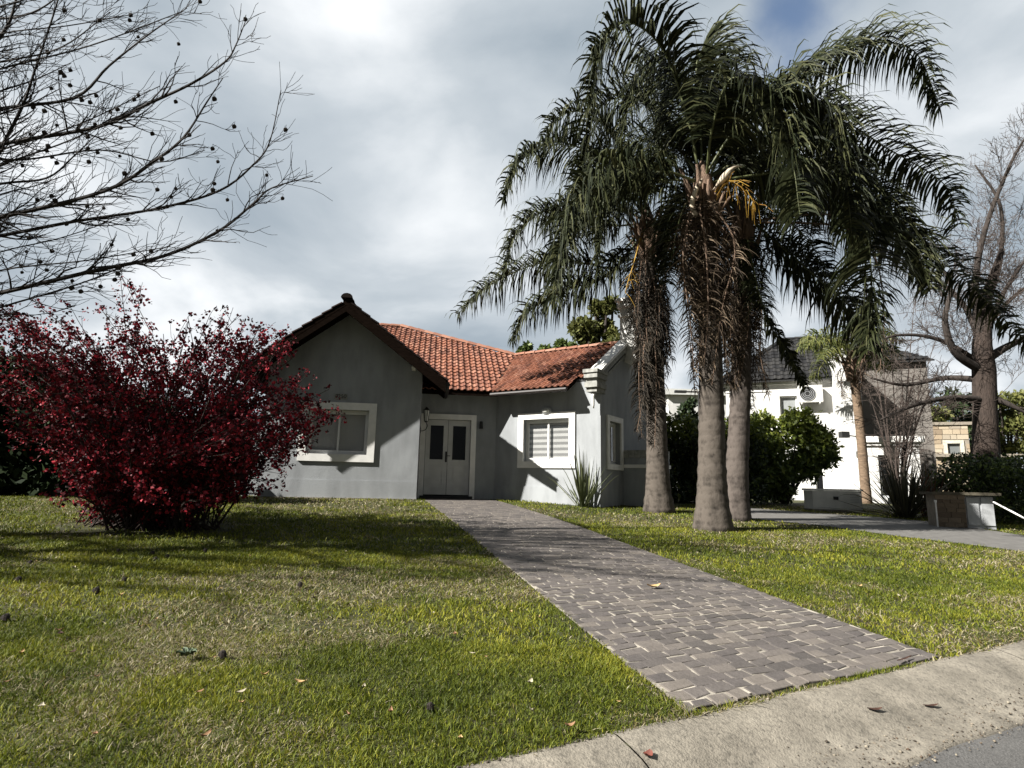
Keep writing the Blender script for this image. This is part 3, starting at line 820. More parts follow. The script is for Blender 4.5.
mb = MB(); slab(mb, PD, ha - 0.3, hb + 0.3, 0.4, hz + 0.3, 0.28, 0.30, v1); mb.build("hall_backing", m_dark, house)

# roofs
def tile_field(mb, e0, u, v_h, pitch, poly_us, w=0.195, ln=0.30, mi=0, z0=0.03):
    """curved overlapping tiles on the slope rising from eave point e0 along v_h; poly_us = outline in (u, slope distance)"""
    sdir = v_h * math.cos(pitch) + np.array([0, 0, math.sin(pitch)]); nrm = -v_h * math.sin(pitch) + np.array([0, 0, math.cos(pitch)])
    us = [p[0] for p in poly_us]; ss = [p[1] for p in poly_us]
    nu = int((max(us) - min(us)) / w) + 2; ns = int((max(ss) - min(ss)) / ln) + 2
    cx, cy = [], []
    for j in range(ns):
        for i in range(nu):
            cx.append(min(us) + (i + 0.5) * w); cy.append(min(ss) + (j + 0.5) * ln)
    ok = inpoly(np.array(cx), np.array(cy), poly_us)
    prof = [(-0.5, 0.000), (-0.38, 0.030), (-0.22, 0.048), (-0.05, 0.030), (0.06, 0.006), (0.25, 0.0), (0.42, 0.008), (0.52, 0.026)]
    for x, y, o in zip(cx, cy, ok):
        if not o: continue
        jz = rnd.uniform(0, 0.006); jx = rnd.uniform(-.005, .005)
        V = []
        for (s_, lift) in ((y - ln * 0.5, 0.034), (y + ln * 0.56, 0.0)):
            for (px, pz) in prof:
                V.append(e0 + u * (x + px * w + jx) + sdir * s_ + nrm * (z0 + pz + lift + jz))
        n = len(prof)
        Fc = [(i, i + 1, n + i + 1, n + i) for i in range(n - 1)]
        # thickness at the lower end
        V += [p - nrm * 0.028 for p in V[:n]]
        Fc += [(2 * n + i, 2 * n + i + 1, i + 1, i) for i in range(n - 1)]
        mb.add(V, Fc, mi)
def caps(mb, a, b, r=0.125, ln=0.38, mi=0):
    a, b = np.array(a), np.array(b); L_ = np.linalg.norm(b - a); n = max(1, int(L_ / ln)); d = (b - a) / n
    t = unit(d); side = unit(np.cross(t, [0, 0, 1.0])); up = np.cross(side, t)
    for i in range(n):
        V = []
        for (k, rr) in ((-0.06, r * 1.12), (1.0, r * 0.92)):
            p = a + d * (i + k)
            for w in range(7):
                ang = math.pi * w / 6
                V.append(p + side * rr * math.cos(ang) + up * (rr * math.sin(ang) * 0.8 + 0.03))
        mb.add(V, [(w, w + 1, 8 + w, 7 + w) for w in range(6)] + [(0, 6, 5, 4, 3, 2, 1)], mi)
def to_us(p, e0, u, v_h, pitch):
    d = np.array(p) - e0
    return (float(d @ u), float(d @ v_h) / math.cos(pitch))
# right wing slope
eR = np.array([RE[0], RE[1], zE])
r_end = -0.26
rr = ridge_w + EOV
P_r1 = eR + u2 * (-0.75); P_r2 = eR + u2 * r_end
ridge_end = np.array([*(RE + u2 * r_end + v2 * rr)[:2], ZR])
poly = [VEz, P_r1, P_r1 + v2 * 0.55 + np.array([0, 0, tp * 0.55]), P_r2 + v2 * 0.55 + np.array([0, 0, tp * 0.55]), ridge_end, V1]
mb = MB()
nrm2 = np.array([0, 0, 1.0])
mb.prism([p - nrm2 * 0.10 for p in poly], nrm2 * 0.11, 1)
back2 = [V1, ridge_end, ridge_end + v2 * rr - np.array([0, 0, tp * rr]), V1 + v2 * rr - np.array([0, 0, tp * rr])]
mb.prism([p - nrm2 * 0.10 for p in back2], nrm2 * 0.11, 1)
tile_field(mb, eR, u2, v2, pitch2, [to_us(p, eR, u2, v2, pitch2) for p in poly])
caps(mb, ridge_end + np.array([0, 0, .02]), V1 + np.array([0, 0, .02]), mi=2)
roof2 = mb.build("tiled_roof", [m_tile, m_brown, m_ridge], house)
g_ = MB(); g_.tube([eR + u2 * (-0.75) - v2 * 0.07 - nrm2 * 0.06, VEz - v2 * 0.07 - nrm2 * 0.06], 0.06, 8); g_.build("gutter", m_gutter, roof2)
# left (door) slope
eD = np.array([DE[0], DE[1], zE])
left_end = eD + u1 * (-5.2)
A_ = APX
A_far = A_ - u1 * 3.2
poly = [left_end, VEz, V1, A_, A_far, left_end + v1 * 1.0 + np.array([0, 0, tp * 1.0])]
mb = MB()
mb.prism([p - nrm2 * 0.10 for p in poly], nrm2 * 0.11, 1)
mb.prism([p - nrm2 * 0.12 for p in (V1, V1 + v1 * 5 - np.array([0, 0, 3.0]), A_ + v1 * 5 - np.array([0, 0, 3.0]), A_)], nrm2 * 0.10, 1)
mb.prism([p - nrm2 * 0.12 for p in (A_, A_ + v1 * 5 - np.array([0, 0, 3.0]), A_far + v1 * 5 - np.array([0, 0, 3.0]), A_far)], nrm2 * 0.10, 1)
tile_field(mb, eD, u1, v1, pitch2, [to_us(p, eD, u1, v1, pitch2) for p in poly])
caps(mb, A_ + np.array([0, 0, .02]), V1 + np.array([0, 0, .02]), mi=2)
caps(mb, A_far + np.array([0, 0, .02]), A_ + np.array([0, 0, .02]), mi=2)
roof1 = mb.build("tiled_roof", [m_tile, m_brown, m_ridge], house)
g_ = MB(); g_.tube([VEz + np.array([0, 0, 0.035]), V1 + np.array([0, 0, 0.05])], 0.035, 6); g_.build("valley_flashing", m_gutter, roof1)
# gable roof
pg = math.atan(slope); BK = 7.5
mb = MB()
for sgn in (1, -1):
    xe = tx_ if sgn > 0 else 2 * ax_ - tx_
    e0 = PG(xe, tz_) - v1 * OV
    run = abs(xe - ax_)
    rid = PG(ax_, az_) - v1 * OV
    pol = [e0, e0 + v1 * BK, rid + v1 * BK, rid]
    mb.prism([p - nrm2 * RT for p in pol], nrm2 * (RT - 0.03), 1)
    vh = -u1 * sgn; uu = v1
    sl = run / math.cos(pg)
    tile_field(mb, e0 - nrm2 * 0.03, uu, vh, pg, [(-0.02, -0.03), (BK, -0.03), (BK, sl), (-0.02, sl)], z0=0.0)
caps(mb, PG(ax_, az_) - v1 * (OV + .03), PG(ax_, az_) + v1 * (BK - OV), r=0.14)
groof = mb.build("gable_roof", [m_tile_dark, m_brown], house)
for sgn in (1, -1):
    xe = tx_ if sgn > 0 else 2 * ax_ - tx_
    b_ = MB()
    pts = [PG(xe, tz_ - 0.02), PG(ax_, az_ - 0.02), PG(ax_, az_ - 0.34), PG(xe, tz_ - 0.34)]
    b_.prism([p - v1 * (OV - 0.004) for p in pts], v1 * 0.05); b_.build("bargeboard", m_brown, groof)
mb = MB()
for w_ in (0.1, ):
    p = PG(-0.28, gtop(-0.28) - 0.18)
    mb.prism([p + u1 * 0.0 - v1 * 0.45, p + u1 * 0.1 - v1 * 0.45, p + u1 * 0.1, p], (0, 0, 0.14))
mb.build("rafter_end", m_white, groof)
mb = MB(); xe = tx_; mb.tube([PG(xe + 0.05, tz_ - 0.10) - v1 * (OV - .05), PG(xe + 0.05, tz_ - 0.10) + v1 * 3.2], 0.065, 8); mb.build("gutter", m_gutter, groof)
# porch ceiling between the two roofs (dark)
# lamps
def wall_lantern():
    p = PG(0.0, uz(425, 412, G0, A1, u1)[1]) + v1 * 0.9
    m_ = MB(); c = p + u1 * 0.16
    zz = c[2]
    r6 = lambda r, z: [c + np.array([r * math.cos(k * math.pi / 3), r * math.sin(k * math.pi / 3), z]) for k in range(6)]
    m_.add(r6(0.10, 0.16) + [c + np.array([0, 0, 0.27])], [(k, (k + 1) % 6, 6) for k in range(6)] + [tuple(range(5, -1, -1))])
    for k in range(6): m_.tube([r6(0.09, 0.16)[k], r6(0.055, -0.16)[k]], 0.008, 4)
    m_.add(r6(0.06, -0.16) + r6(0.03, -0.2), [(k, (k + 1) % 6, 6 + (k + 1) % 6, 6 + k) for k in range(6)] + [tuple(range(6, 12))])
    arm = [c + np.array([0, 0, -0.19])] + [c + np.array([0, 0, -0.36]) + 0.14 * (u1 * math.cos(t) * -1 + np.array([0, 0, 1.0]) * math.sin(t)) for t in np.linspace(2.2, 5.6, 9)] + [p + np.array([0, 0, -0.42])]
    arm = catmull([c + np.array([0, 0, -0.2]), c + u1 * 0.04 + np.array([0, 0, -0.30]), c - u1 * 0.02 + np.array([0, 0, -0.42]), p + np.array([0, 0, -0.46])], 5)
    m_.tube(arm, 0.012, 6)
    m_.tube([p + np.array([0, 0, -0.52]), p + np.array([0, 0, -0.36])], 0.02, 6)
    ln = m_.build("wall_lantern", m_dark, house)
    g_ = MB(); g_.add(r6(0.082, 0.155) + r6(0.05, -0.155), [(k, (k + 1) % 6, 6 + (k + 1) % 6, 6 + k) for k in range(6)]); g_.build("lantern_glass", m_lamp, ln)
    q = PD(uzd(481, 425)[0], uzd(481, 425)[1])
    b = MB(); b.tube([q, q - v1 * 0.10], 0.035, 8); b.tube([q - v1 * 0.08 + np.array([0, 0, -0.12]), q - v1 * 0.08 + np.array([0, 0, 0.10])], [0.06, 0.045], 8); b.build("porch_light", m_dark, house)
wall_lantern()
def bulkhead():
    w, z = uz(547, 411, R0, A2, u2); c = PR(w, z) - v2 * 0.06
    m_ = MB(); vs = []
    ring = lambda rx, rz, d: [c + u2 * rx * math.cos(k * math.pi / 8) + np.array([0, 0, rz * math.sin(k * math.pi / 8)]) - v2 * d for k in range(16)]
    V = ring(0.17, 0.105, -0.055) + ring(0.17, 0.105, 0.02) + ring(0.13, 0.075, 0.03)
    m_.add(V, [(k + 16 * r, (k + 1) % 16 + 16 * r, (k + 1) % 16 + 16 * (r + 1), k + 16 * r + 16) for r in range(2) for k in range(16)])
    for x in (-0.06, 0.0, 0.06):
        m_.tube([c + u2 * x + np.array([0, 0, .085]) - v2 * .03, c + u2 * x - v2 * .09, c + u2 * x + np.array([0, 0, -.085]) - v2 * .03], 0.006, 4)
    o = m_.build("bulkhead_lamp", m_metalgrey, house, smooth=False)
    g_ = MB(); V = ring(0.13, 0.075, 0.028) + ring(0.10, 0.055, 0.065) + ring(0.04, 0.02, 0.08)
    g_.add(V, [(k + 16 * r, (k + 1) % 16 + 16 * r, (k + 1) % 16 + 16 * (r + 1), k + 16 * r + 16) for r in range(2) for k in range(16)] + [tuple(range(32, 48))])
    g_.build("lamp_glass", m_lamp, o, smooth=True)
bulkhead()
def text_mesh(s, size, name, mat, parent, origin, ux, uy, out):
    cu = bpy.data.curves.new("t", 'FONT'); cu.body = s; cu.size = size; cu.extrude = 0.003; cu.align_x = 'CENTER'; cu.align_y = 'CENTER'
    to = bpy.data.objects.new("t", cu); C.objects.link(to)
    dg = bpy.context.evaluated_depsgraph_get(); dg.update()
    me = bpy.data.meshes.new_from_object(to.evaluated_get(dg))
    bpy.data.objects.remove(to)
    co = np.array([v.co[:] for v in me.vertices])
    W = np.array(origin) + co[:, :1] * ux + co[:, 1:2] * uy + co[:, 2:3] * out - ORG[parent.name]
    for v, p in zip(me.vertices, W): v.co = p
    me.materials.clear()
    return link_mesh(name, me, mat, parent, ORG[parent.name], False)
w, z = uz(341, 396.5, G0, A1, u1)
mb = MB(); slab(mb, PG, w - 0.17, w + 0.17, z - 0.075, z + 0.075, -0.025, -0.001, v1); pq = mb.build("number_plaque", m_stone_trim, house)
text_mesh("8250", 0.15, "house_number", m_dark, pq, PG(w, z) - v1 * 0.027, u1, np.array([0, 0, 1.0]), -v1)

# low wall with a tiled top beside the house
w0 = uzs(623, 470)[0]
LW = PS(w0, GTOP)
LW_end_w = 1.15
lowwall = thing("garden_wall", "low grey rendered wall with pale tiled coping beside the house and palm", "wall", LW)
PLW = lambda w, z: np.array([LW[0] + u2[0] * w, LW[1] + u2[1] * w, z])
ztw = at(634, 450, float(PLW(.5, 0)[1]))[2]
mb = MB(); slab(mb, PLW, 0.002, LW_end_w, 0.3, ztw - 0.52, 0, 0.8, v2); mb.build("wall_body", m_wall, lowwall)
mb = MB(); slab(mb, PLW, 0.002, LW_end_w + 0.04, ztw - 0.52, ztw - 0.42, -0.05, 0.8, v2); mb.build("ledge", m_white, lowwall)
mb = MB(); slab(mb, PLW, 0.002, LW_end_w, ztw - 0.42, ztw - 0.22, 0, 0.8, v2); mb.build("band", m_wall, lowwall)
mb = MB(); n = 6
for k in range(n):
    slab(mb, PLW, 0.004 + k * LW_end_w / n, 0.004 + (k + 0.97) * LW_end_w / n, ztw - 0.22, ztw, -0.04, 0.84, v2)
mb.build("coping", m_stone_trim, lowwall)

# ------------------------------------------------------------------ palms
def frond_mesh(rg, pts, lmax, n_leaf, droop, wid, r0=0.028, t0=0.16, planes=0.55, fwd=0.30):
    """rachis polyline pts -> (MB-free) leaflets verts, quads; returns arrays"""
    P_ = np.array(pts); m = len(P_)
    seg = np.linalg.norm(np.diff(P_, axis=0), axis=1); cum = np.concatenate([[0], np.cumsum(seg)]); tot = cum[-1]
    tl = np.sort(rg.uniform(t0, 1.0, n_leaf)); tl = 0.5 * tl + 0.5 * np.linspace(t0, 1.0, n_leaf)
    x = tl * tot
    base = np.stack([np.interp(x, cum, P_[:, k]) for k in range(3)], 1)
    tan = unit(np.stack([np.interp(np.minimum(x + 0.05, tot), cum, P_[:, k]) - np.interp(np.maximum(x - 0.05, 0), cum, P_[:, k]) for k in range(3)], 1))
    up = np.array([0, 0, 1.0])
    side = unit(np.cross(tan, up + rg.normal(0, 0.02, 3)))
    nor = np.cross(side, tan)
    V = []
    out_v = []; out_q = []
    prof = np.clip(np.sin((0.15 + 0.85 * (tl - t0) / (1 - t0)) * np.pi) ** 0.6, 0.42, 1)
    for sgn in (-1, 1):
        l = lmax * prof * rg.uniform(0.8, 1.15, n_leaf)
        el = rg.normal(0.12, planes, n_leaf)
        d = unit(side * sgn * np.cos(el)[:, None] + nor * np.sin(el)[:, None] + tan * (fwd + rg.normal(0, 0.12, n_leaf))[:, None])
        nseg = 4
        p = base.copy(); rows = []
        for k in range(nseg + 1):
            f = k / nseg
            w = wid * (0.55 + 0.9 * f if f < 0.4 else (1 - f) * 1.45 + 0.04) * rg.uniform(0.8, 1.2, n_leaf) if k < 99 else 0
            wd = unit(np.cross(d, np.cross(d, up) + 1e-3)); wd = unit(np.cross(d, up) * 0.55 + tan * 0.6 + rg.normal(0, 0.15, (n_leaf, 3)))
            rows.append(np.stack([p - wd * w[:, None] * 0.5, p + wd * w[:, None] * 0.5], 1))
            p = p + d * (l / nseg)[:, None]
            d = unit(d + np.array([0, 0, -1.0]) * (droop * (0.5 + 0.5 * f))[..., None] if np.ndim(droop) else d + np.array([0, 0, -1.0]) * droop * (0.35 + 0.65 * f))
        A = np.stack(rows, 1)                      # n, nseg+1, 2, 3
        n = n_leaf
        idx = np.arange(n * (nseg + 1) * 2).reshape(n, nseg + 1, 2)
        q = np.stack([idx[:, :-1, 0], idx[:, :-1, 1], idx[:, 1:, 1], idx[:, 1:, 0]], -1).reshape(-1, 4)
        off = sum(len(a) for a in out_v)
        out_v.append(A.reshape(-1, 3)); out_q.append(q + off)
    return np.concatenate(out_v), np.concatenate(out_q)
def tube_arrays(pts, r0, r1, n=5):
    b = MB(); k = len(pts); b.tube(pts, list(np.linspace(r0, r1, k)), n, cap=False)
    return np.array(b.v), np.array(b.f)
def add_frond(parent, pts, rg, lmax=0.8, n=70, droop=0.55, wid=0.03, mat=m_frond, rach=m_rachis, name="frond", r0=0.032, t0=0.16, planes=0.5):
    pts = catmull(pts, 7)
    V, Q = frond_mesh(rg, pts, lmax, n, droop, wid, t0=t0, planes=planes)
    tv, tq = tube_arrays(pts, r0, 0.006)
    VV = np.concatenate([V, tv]); QQ = np.concatenate([Q, tq + len(V)])
    o = np_mesh(name, VV, QQ, [mat, rach], parent)
    mi = np.zeros(len(QQ), np.int32); mi[len(Q):] = 1
    o.data.polygons.foreach_set('material_index', mi)
    return o
def palm_trunk(root, base, top, r0, r1, flare=1.5, n=18, rings=70, mat=m_bark_palm, name="trunk"):
    b = MB(); pts = []; rad = []
    for i in range(rings + 1):
        t = i / rings
        p = base * (1 - t) + top * t + np.array([0.10 * math.sin(t * 3.0), 0, 0]) * t * (1 - t) * 2
        rr = r0 * (1 - t) + r1 * t
        rr *= 1 + (flare - 1) * math.exp(-t * 14) + (0.045 if i % 3 == 0 else 0.0) * (0.5 + rnd.random()) + rnd.uniform(-.008, .008)
        pts.append(p - np.array([0, 0, 0.12]) if i == 0 else p); rad.append(rr)
    b.tube(pts, rad, n)
    return b.build(name, mat, root, smooth=True)
def radial(c, az, el, length, sag, k=5):
    """arching frond centre line"""
    d = np.array([math.cos(az) * math.cos(el), math.sin(az) * math.cos(el), math.sin(el)])
    pts = [np.array(c)]
    for i in range(k):
        pts.append(pts[-1] + d * length / k)
        d = unit(d + np.array([0, 0, -sag / k * (0.6 + 0.8 * i / k)]))
    return pts
def px_frond(c, Y, pl_):
    return [np.array(c)] + [at(x, y, Y + dy) for (x, y, dy) in pl_]

def crown_base(root, c, r, h, rg, nb=14):
    b = MB()
    b.tube([c + np.array([0, 0, -h]), c + np.array([0, 0, -0.3 * h]), c + np.array([0, 0, 0.35 * h]), c + np.array([0, 0, 0.8 * h])], [r, r * 1.25, r * 0.85, r * 0.2], 10)
    for k in range(nb):
        a = rg.uniform(0, 6.28); q = c + np.array([math.cos(a) * r, math.sin(a) * r, rg.uniform(-h, 0)])
        o = np.array([math.cos(a), math.sin(a), 0])
        b.tube([q, q + o * 0.12 + np.array([0, 0, 0.35]), q + o * rg.uniform(.2, .45) + np.array([0, 0, rg.uniform(.6, .9)])], [0.07, 0.05, 0.025], 5)
    b.build("leaf_bases", m_fibre, root, smooth=True)
def skirt(root, c, r, z_hi, z_lo, n, rg, lmin, lmax, lf=0.45, mat=m_dead, nl=46, axis=None, out=1.0):
    for k in range(n):
        a = rg.uniform(0, 2 * math.pi); z = rg.uniform(z_lo, z_hi)
        ax = c if axis is None else axis(z)
        o = np.array([math.cos(a), math.sin(a), 0])
        s = np.array([ax[0], ax[1], z]) + o * r
        L_ = rg.uniform(lmin, lmax); b_ = rg.uniform(0.12, 0.32) * out
        pts = [s, s + o * b_ + np.array([0, 0, 0.10]), s + o * (b_ + 0.15) + np.array([0, 0, -0.25 * L_]), s + o * (b_ + rg.uniform(-.05, .12)) + np.array([rg.uniform(-.1, .1), 0, -0.6 * L_]), s + o * rg.uniform(.05, .3) + np.array([rg.uniform(-.2, .2), 0, -L_])]
        add_frond(root, pts, rg, lf, nl, 2.0, 0.032, mat, m_fibre, "dead_frond", 0.022, 0.12, 0.35)

# front palm
rg = np.random.default_rng(11)
bB = ground(713, 530)
yB = float(bB[1])
cB = at(703, 192, yB)
palmB = thing("palm_tree", "tall palm nearest the path with a pale ringed trunk and brown hanging skirt", "palm tree", bB)
palm_trunk(palmB, bB, cB - np.array([0, 0, 0.4]), 0.27, 0.19)
crown_base(palmB, cB, 0.22, 0.9, rg, 20)
FB = [
    [(688, 120, -.3), (662, 48, -.6), (625, 22, -.7), (600, 50, -.7), (590, 105, -.6)],
    [(700, 120, .3), (697, 62, .5), (714, 46, .8), (738, 72, 1.0), (748, 120, 1.0)],
    [(740, 118, .2), (800, 72, .3), (868, 44, .4), (915, 52, .5), (940, 108, .5)],
    [(738, 126, -.6), (785, 90, -1.2), (828, 112, -1.5), (845, 175, -1.6), (852, 235, -1.6)],
    [(750, 150, .5), (830, 120, .8), (890, 150, 1.0), (945, 185, 1.2), (958, 225, 1.2)],
    [(755, 175, -.2), (820, 170, -.5), (862, 215, -.8), (872, 290, -.8), (868, 350, -.8)],
    [(680, 140, .8), (640, 100, 1.6), (602, 105, 2.0), (585, 150, 2.2), (580, 200, 2.2)],
    [(692, 125, .6), (676, 84, 1.0), (656, 62, 1.2), (634, 84, 1.3), (624, 130, 1.3)],
    [(712, 130, -.8), (730, 80, -1.4), (765, 90, -1.9), (790, 150, -2.1), (800, 215, -2.1)],
    [(660, 170, -.4), (610, 170, -.7), (575, 205, -.8), (560, 260, -.8), (556, 300, -.8)],
]
for f in FB:
    add_frond(palmB, px_frond(cB + np.array([rg.uniform(-.1, .1), 0, .2]), yB, f), rg, 1.42, 225, 1.25, 0.060, planes=.36)
for k in range(5):
    a = (k + .5) / 5 * math.pi
    add_frond(palmB, radial(cB + np.array([0, 0, .2]), a, rg.uniform(0.2, 1.15), rg.uniform(3.2, 4.0), rg.uniform(1.8, 2.6)), rg, 1.2, 110, 1.2, 0.052)
axB = lambda z: bB + (cB - bB) * (z - bB[2]) / (cB[2] - bB[2])
skirt(palmB, cB, 0.16, cB[2] - 0.1, cB[2] - 1.4, 24, rg, 1.9, 3.3, 0.6, nl=55, axis=axB, out=.6)
for pl_ in ([(690, 215, -.4), (683, 260, -.5), (690, 320, -.45), (694, 372, -.3)], [(712, 205, -.5), (735, 245, -.55), (722, 310, -.5), (712, 385, -.35)], [(700, 210, -.55), (706, 250, -.6), (708, 310, -.55), (704, 365, -.4)]):
    add_frond(palmB, px_frond(cB, yB, pl_), rg, 0.55, 70, 0.7, 0.026, m_dead, m_fibre, "dead_frond", 0.03, 0.1, 0.6)
# flower stalk, spathe
def flower_stalk(root, c, Y, pts_px, rg, n=60):
    P_ = catmull([np.array(c)] + [at(x, y, Y + d) for x, y, d in pts_px], 6)
    b = MB(); b.tube(P_, list(np.linspace(0.025, 0.008, len(P_))), 5)
    for k in range(n):
        i = rg.integers(len(P_) // 3, len(P_)); p = P_[i]
        d = unit(rg.normal(size=3) + np.array([0.5, 0, -0.9])); l = rg.uniform(.25, .5)
        b.tube([p, p + d * l * .5, p + d * l + np.array([0, 0, -.12])], [0.009, 0.008, 0.004], 3, cap=False)
    b.build("flower_stalk", m_inflor, root)
flower_stalk(palmB, cB + np.array([.2, -.2, -.1]), yB, [(724, 180, -.5), (742, 188, -.6), (758, 204, -.6)], rg, 34)
b = MB()
sp = catmull([cB + np.array([.15, -.2, -.05]), at(722, 180, yB - .5), at(733, 168, yB - .5), at(742, 166, yB - .5)], 5)
b.tube(sp, [0.015, .02, .03, .045, .06, .075, .085, .085, .075, .06, .05, .04, .03, .02, .015, .005][:len(sp)], 6)
sp = catmull([cB + np.array([-.1, -.25, .15]), at(696, 190, yB - .5), at(692, 205, yB - .45), at(697, 218, yB - .4)], 4)
b.tube(sp, [0.02] + [0.05] * (len(sp) - 2) + [0.03], 6)
b.build("spathe", m_spathe, palmB, smooth=True)

# left palm
rg = np.random.default_rng(12)
bA = ground(659, 512); yA = float(bA[1]); cA = at(647, 230, yA)
palmA = thing("palm_tree", "leaning palm nearest the house corner with fronds over the red roof", "palm tree", bA)
palm_trunk(palmA, bA, cA - np.array([0, 0, 0.5]), 0.29, 0.20)
crown_base(palmA, cA, 0.24, 1.0, rg, 18)
FA = [
    [(605, 165, -.4), (560, 142, -.8), (522, 158, -1.0), (504, 200, -1.0)],
    [(615, 140, .3), (582, 112, .5), (555, 122, .6), (540, 165, .7)],
    [(605, 262, .3), (545, 262, .7), (492, 284, 1.0), (458, 314, 1.1)],
    [(608, 275, .3), (565, 290, .5), (528, 312, .6), (512, 342, .6)],
    [(600, 225, .6), (550, 210, 1.0), (515, 235, 1.2), (505, 275, 1.2)],
    [(625, 170, 1.0), (600, 150, 1.8), (580, 180, 2.0), (570, 240, 2.0)],
    [(640, 180, -1.0), (625, 160, -1.6), (605, 195, -2.1), (598, 260, -2.1)],
    [(655, 150, .5), (662, 100, .6), (655, 75, .5), (640, 80, .4)],
]
for f in FA:
    add_frond(palmA, px_frond(cA + np.array([rg.uniform(-.1, .1), 0, .2]), yA, f), rg, 1.35, 200, 1.3, 0.066, planes=.36)
for k in range(5):
    a = (k + .3) / 5 * 3.6 - .2
    add_frond(palmA, radial(cA + np.array([0, 0, .2]), a, rg.uniform(0.0, 1.1), rg.uniform(3.2, 4.2), rg.uniform(1.8, 2.6)), rg, 1.2, 100, 1.2, 0.056)
axA = lambda z: bA + (cA - bA) * (z - bA[2]) / (cA[2] - bA[2])
skirt(palmA, cA, 0.2, cA[2] - 0.2, cA[2] - 3.5, 38, rg, 1.8, 2.9, 0.62, nl=42, mat= M_island("grey_dead_leaflets", [(0.012, 0.010, 0.008), (0.022, 0.018, 0.013), (0.045, 0.036, 0.026)], 0.85, 0.2), axis=axA, out=0.55)
flower_stalk(palmA, cA + np.array([-.2, -.2, -.2]), yA, [(634, 262, -.4), (629, 278, -.4), (625, 292, -.4)], rg, 16)

# rear palm
rg = np.random.default_rng(13)
bC = ground(735, 520); yC = float(bC[1]); cC = at(742, 222, yC)
palmC = thing("palm_tree", "dark trunked palm standing close behind the front one with fronds over the white house", "palm tree", bC)
palm_trunk(palmC, bC, cC - np.array([0, 0, 0.5]), 0.26, 0.2, mat=M_palmbark("brown_palm_bark", (0.068, 0.057, 0.05), 0.45))
crown_base(palmC, cC, 0.24, 1.0, rg, 16)
FC = [
    [(800, 195, .2), (870, 225, .4), (950, 268, .4), (1030, 345, .3)],
    [(790, 190, -.5), (850, 190, -.8), (905, 225, -1.0), (930, 290, -1.0)],
    [(780, 245, -.4), (820, 280, -.6), (852, 310, -.7), (872, 350, -.7)],
    [(758, 290, -.8), (770, 325, -1.0), (788, 352, -1.1), (806, 388, -1.1)],
    [(790, 180, 1.0), (845, 165, 1.4), (890, 195, 1.6), (915, 250, 1.6)],
    [(735, 160, .5), (720, 120, .8), (700, 105, 1.0), (680, 130, 1.0)],
    [(770, 150, .2), (800, 120, .2), (835, 130, .2), (860, 175, .2)],
    [(715, 200, .6), (690, 190, 1.0), (670, 220, 1.2), (665, 270, 1.2)],
]
for f in FC:
    add_frond(palmC, px_frond(cC + np.array([rg.uniform(-.1, .1), 0, .2]), yC, f), rg, .6 if f[-1][0] == 806 else 1.4, 210, 1.3, 0.064, planes=.36)
for k in range(5):
    add_frond(palmC, radial(cC + np.array([0, 0, .2]), k * .8 - .4, rg.uniform(0.1, 1.1), rg.uniform(3.0, 4.0), rg.uniform(1.8, 2.6)), rg, 1.2, 100, 1.2, 0.056)
axC = lambda z: bC + (cC - bC) * (z - bC[2]) / (cC[2] - bC[2])
skirt(palmC, cC, 0.2, cC[2] - 0.2, cC[2] - 2.6, 24, rg, 1.8, 3.0, 0.55, nl=50, axis=axC, out=.6)
for pl_ in ([(850, 230, -.8), (866, 290, -.9), (866, 340, -.9), (862, 385, -.9)], [(835, 215, -1.2), (872, 250, -1.4), (884, 310, -1.5), (880, 370, -1.5)]):
    add_frond(palmC, px_frond(cC, yC, pl_), rg, 0.6, 70, 0.7, 0.026, m_dead, m_fibre, "dead_frond", 0.03, 0.25, 0.6)

# slender palm by the neighbour's house
rg = np.random.default_rng(14)
YD = 25.0
bD = at(867, 505, YD); bD[2] = gz(bD[0], bD[1]); cD = at(851, 352, YD)
palmD = thing("palm_tree", "slender light green palm in front of the white house", "palm tree", bD)
palm_trunk(palmD, bD, cD, 0.19, 0.17, 1.15, 12, 40, mat=M("tan_palm_bark", (0.15, 0.105, 0.07), 0.9, 0.35, 5, 0.6, 18, stretch=(1, 1, 3), dist=0.03))
crown_base(palmD, cD - np.array([0, 0, .5]), 0.26, 0.8, rg, 10)
for k in range(14):
    add_frond(palmD, radial(cD, k * 2.4 + rg.uniform(-.2, .2), rg.uniform(0.0, 1.1), rg.uniform(2.0, 2.7), rg.uniform(2.0, 2.8)), rg, 0.85, 55, 1.2, 0.075, m_frond_lt)
skirt(palmD, cD, 0.16, cD[2] - 0.3, cD[2] - 0.9, 6, rg, 1.0, 1.6, 0.45, nl=30)

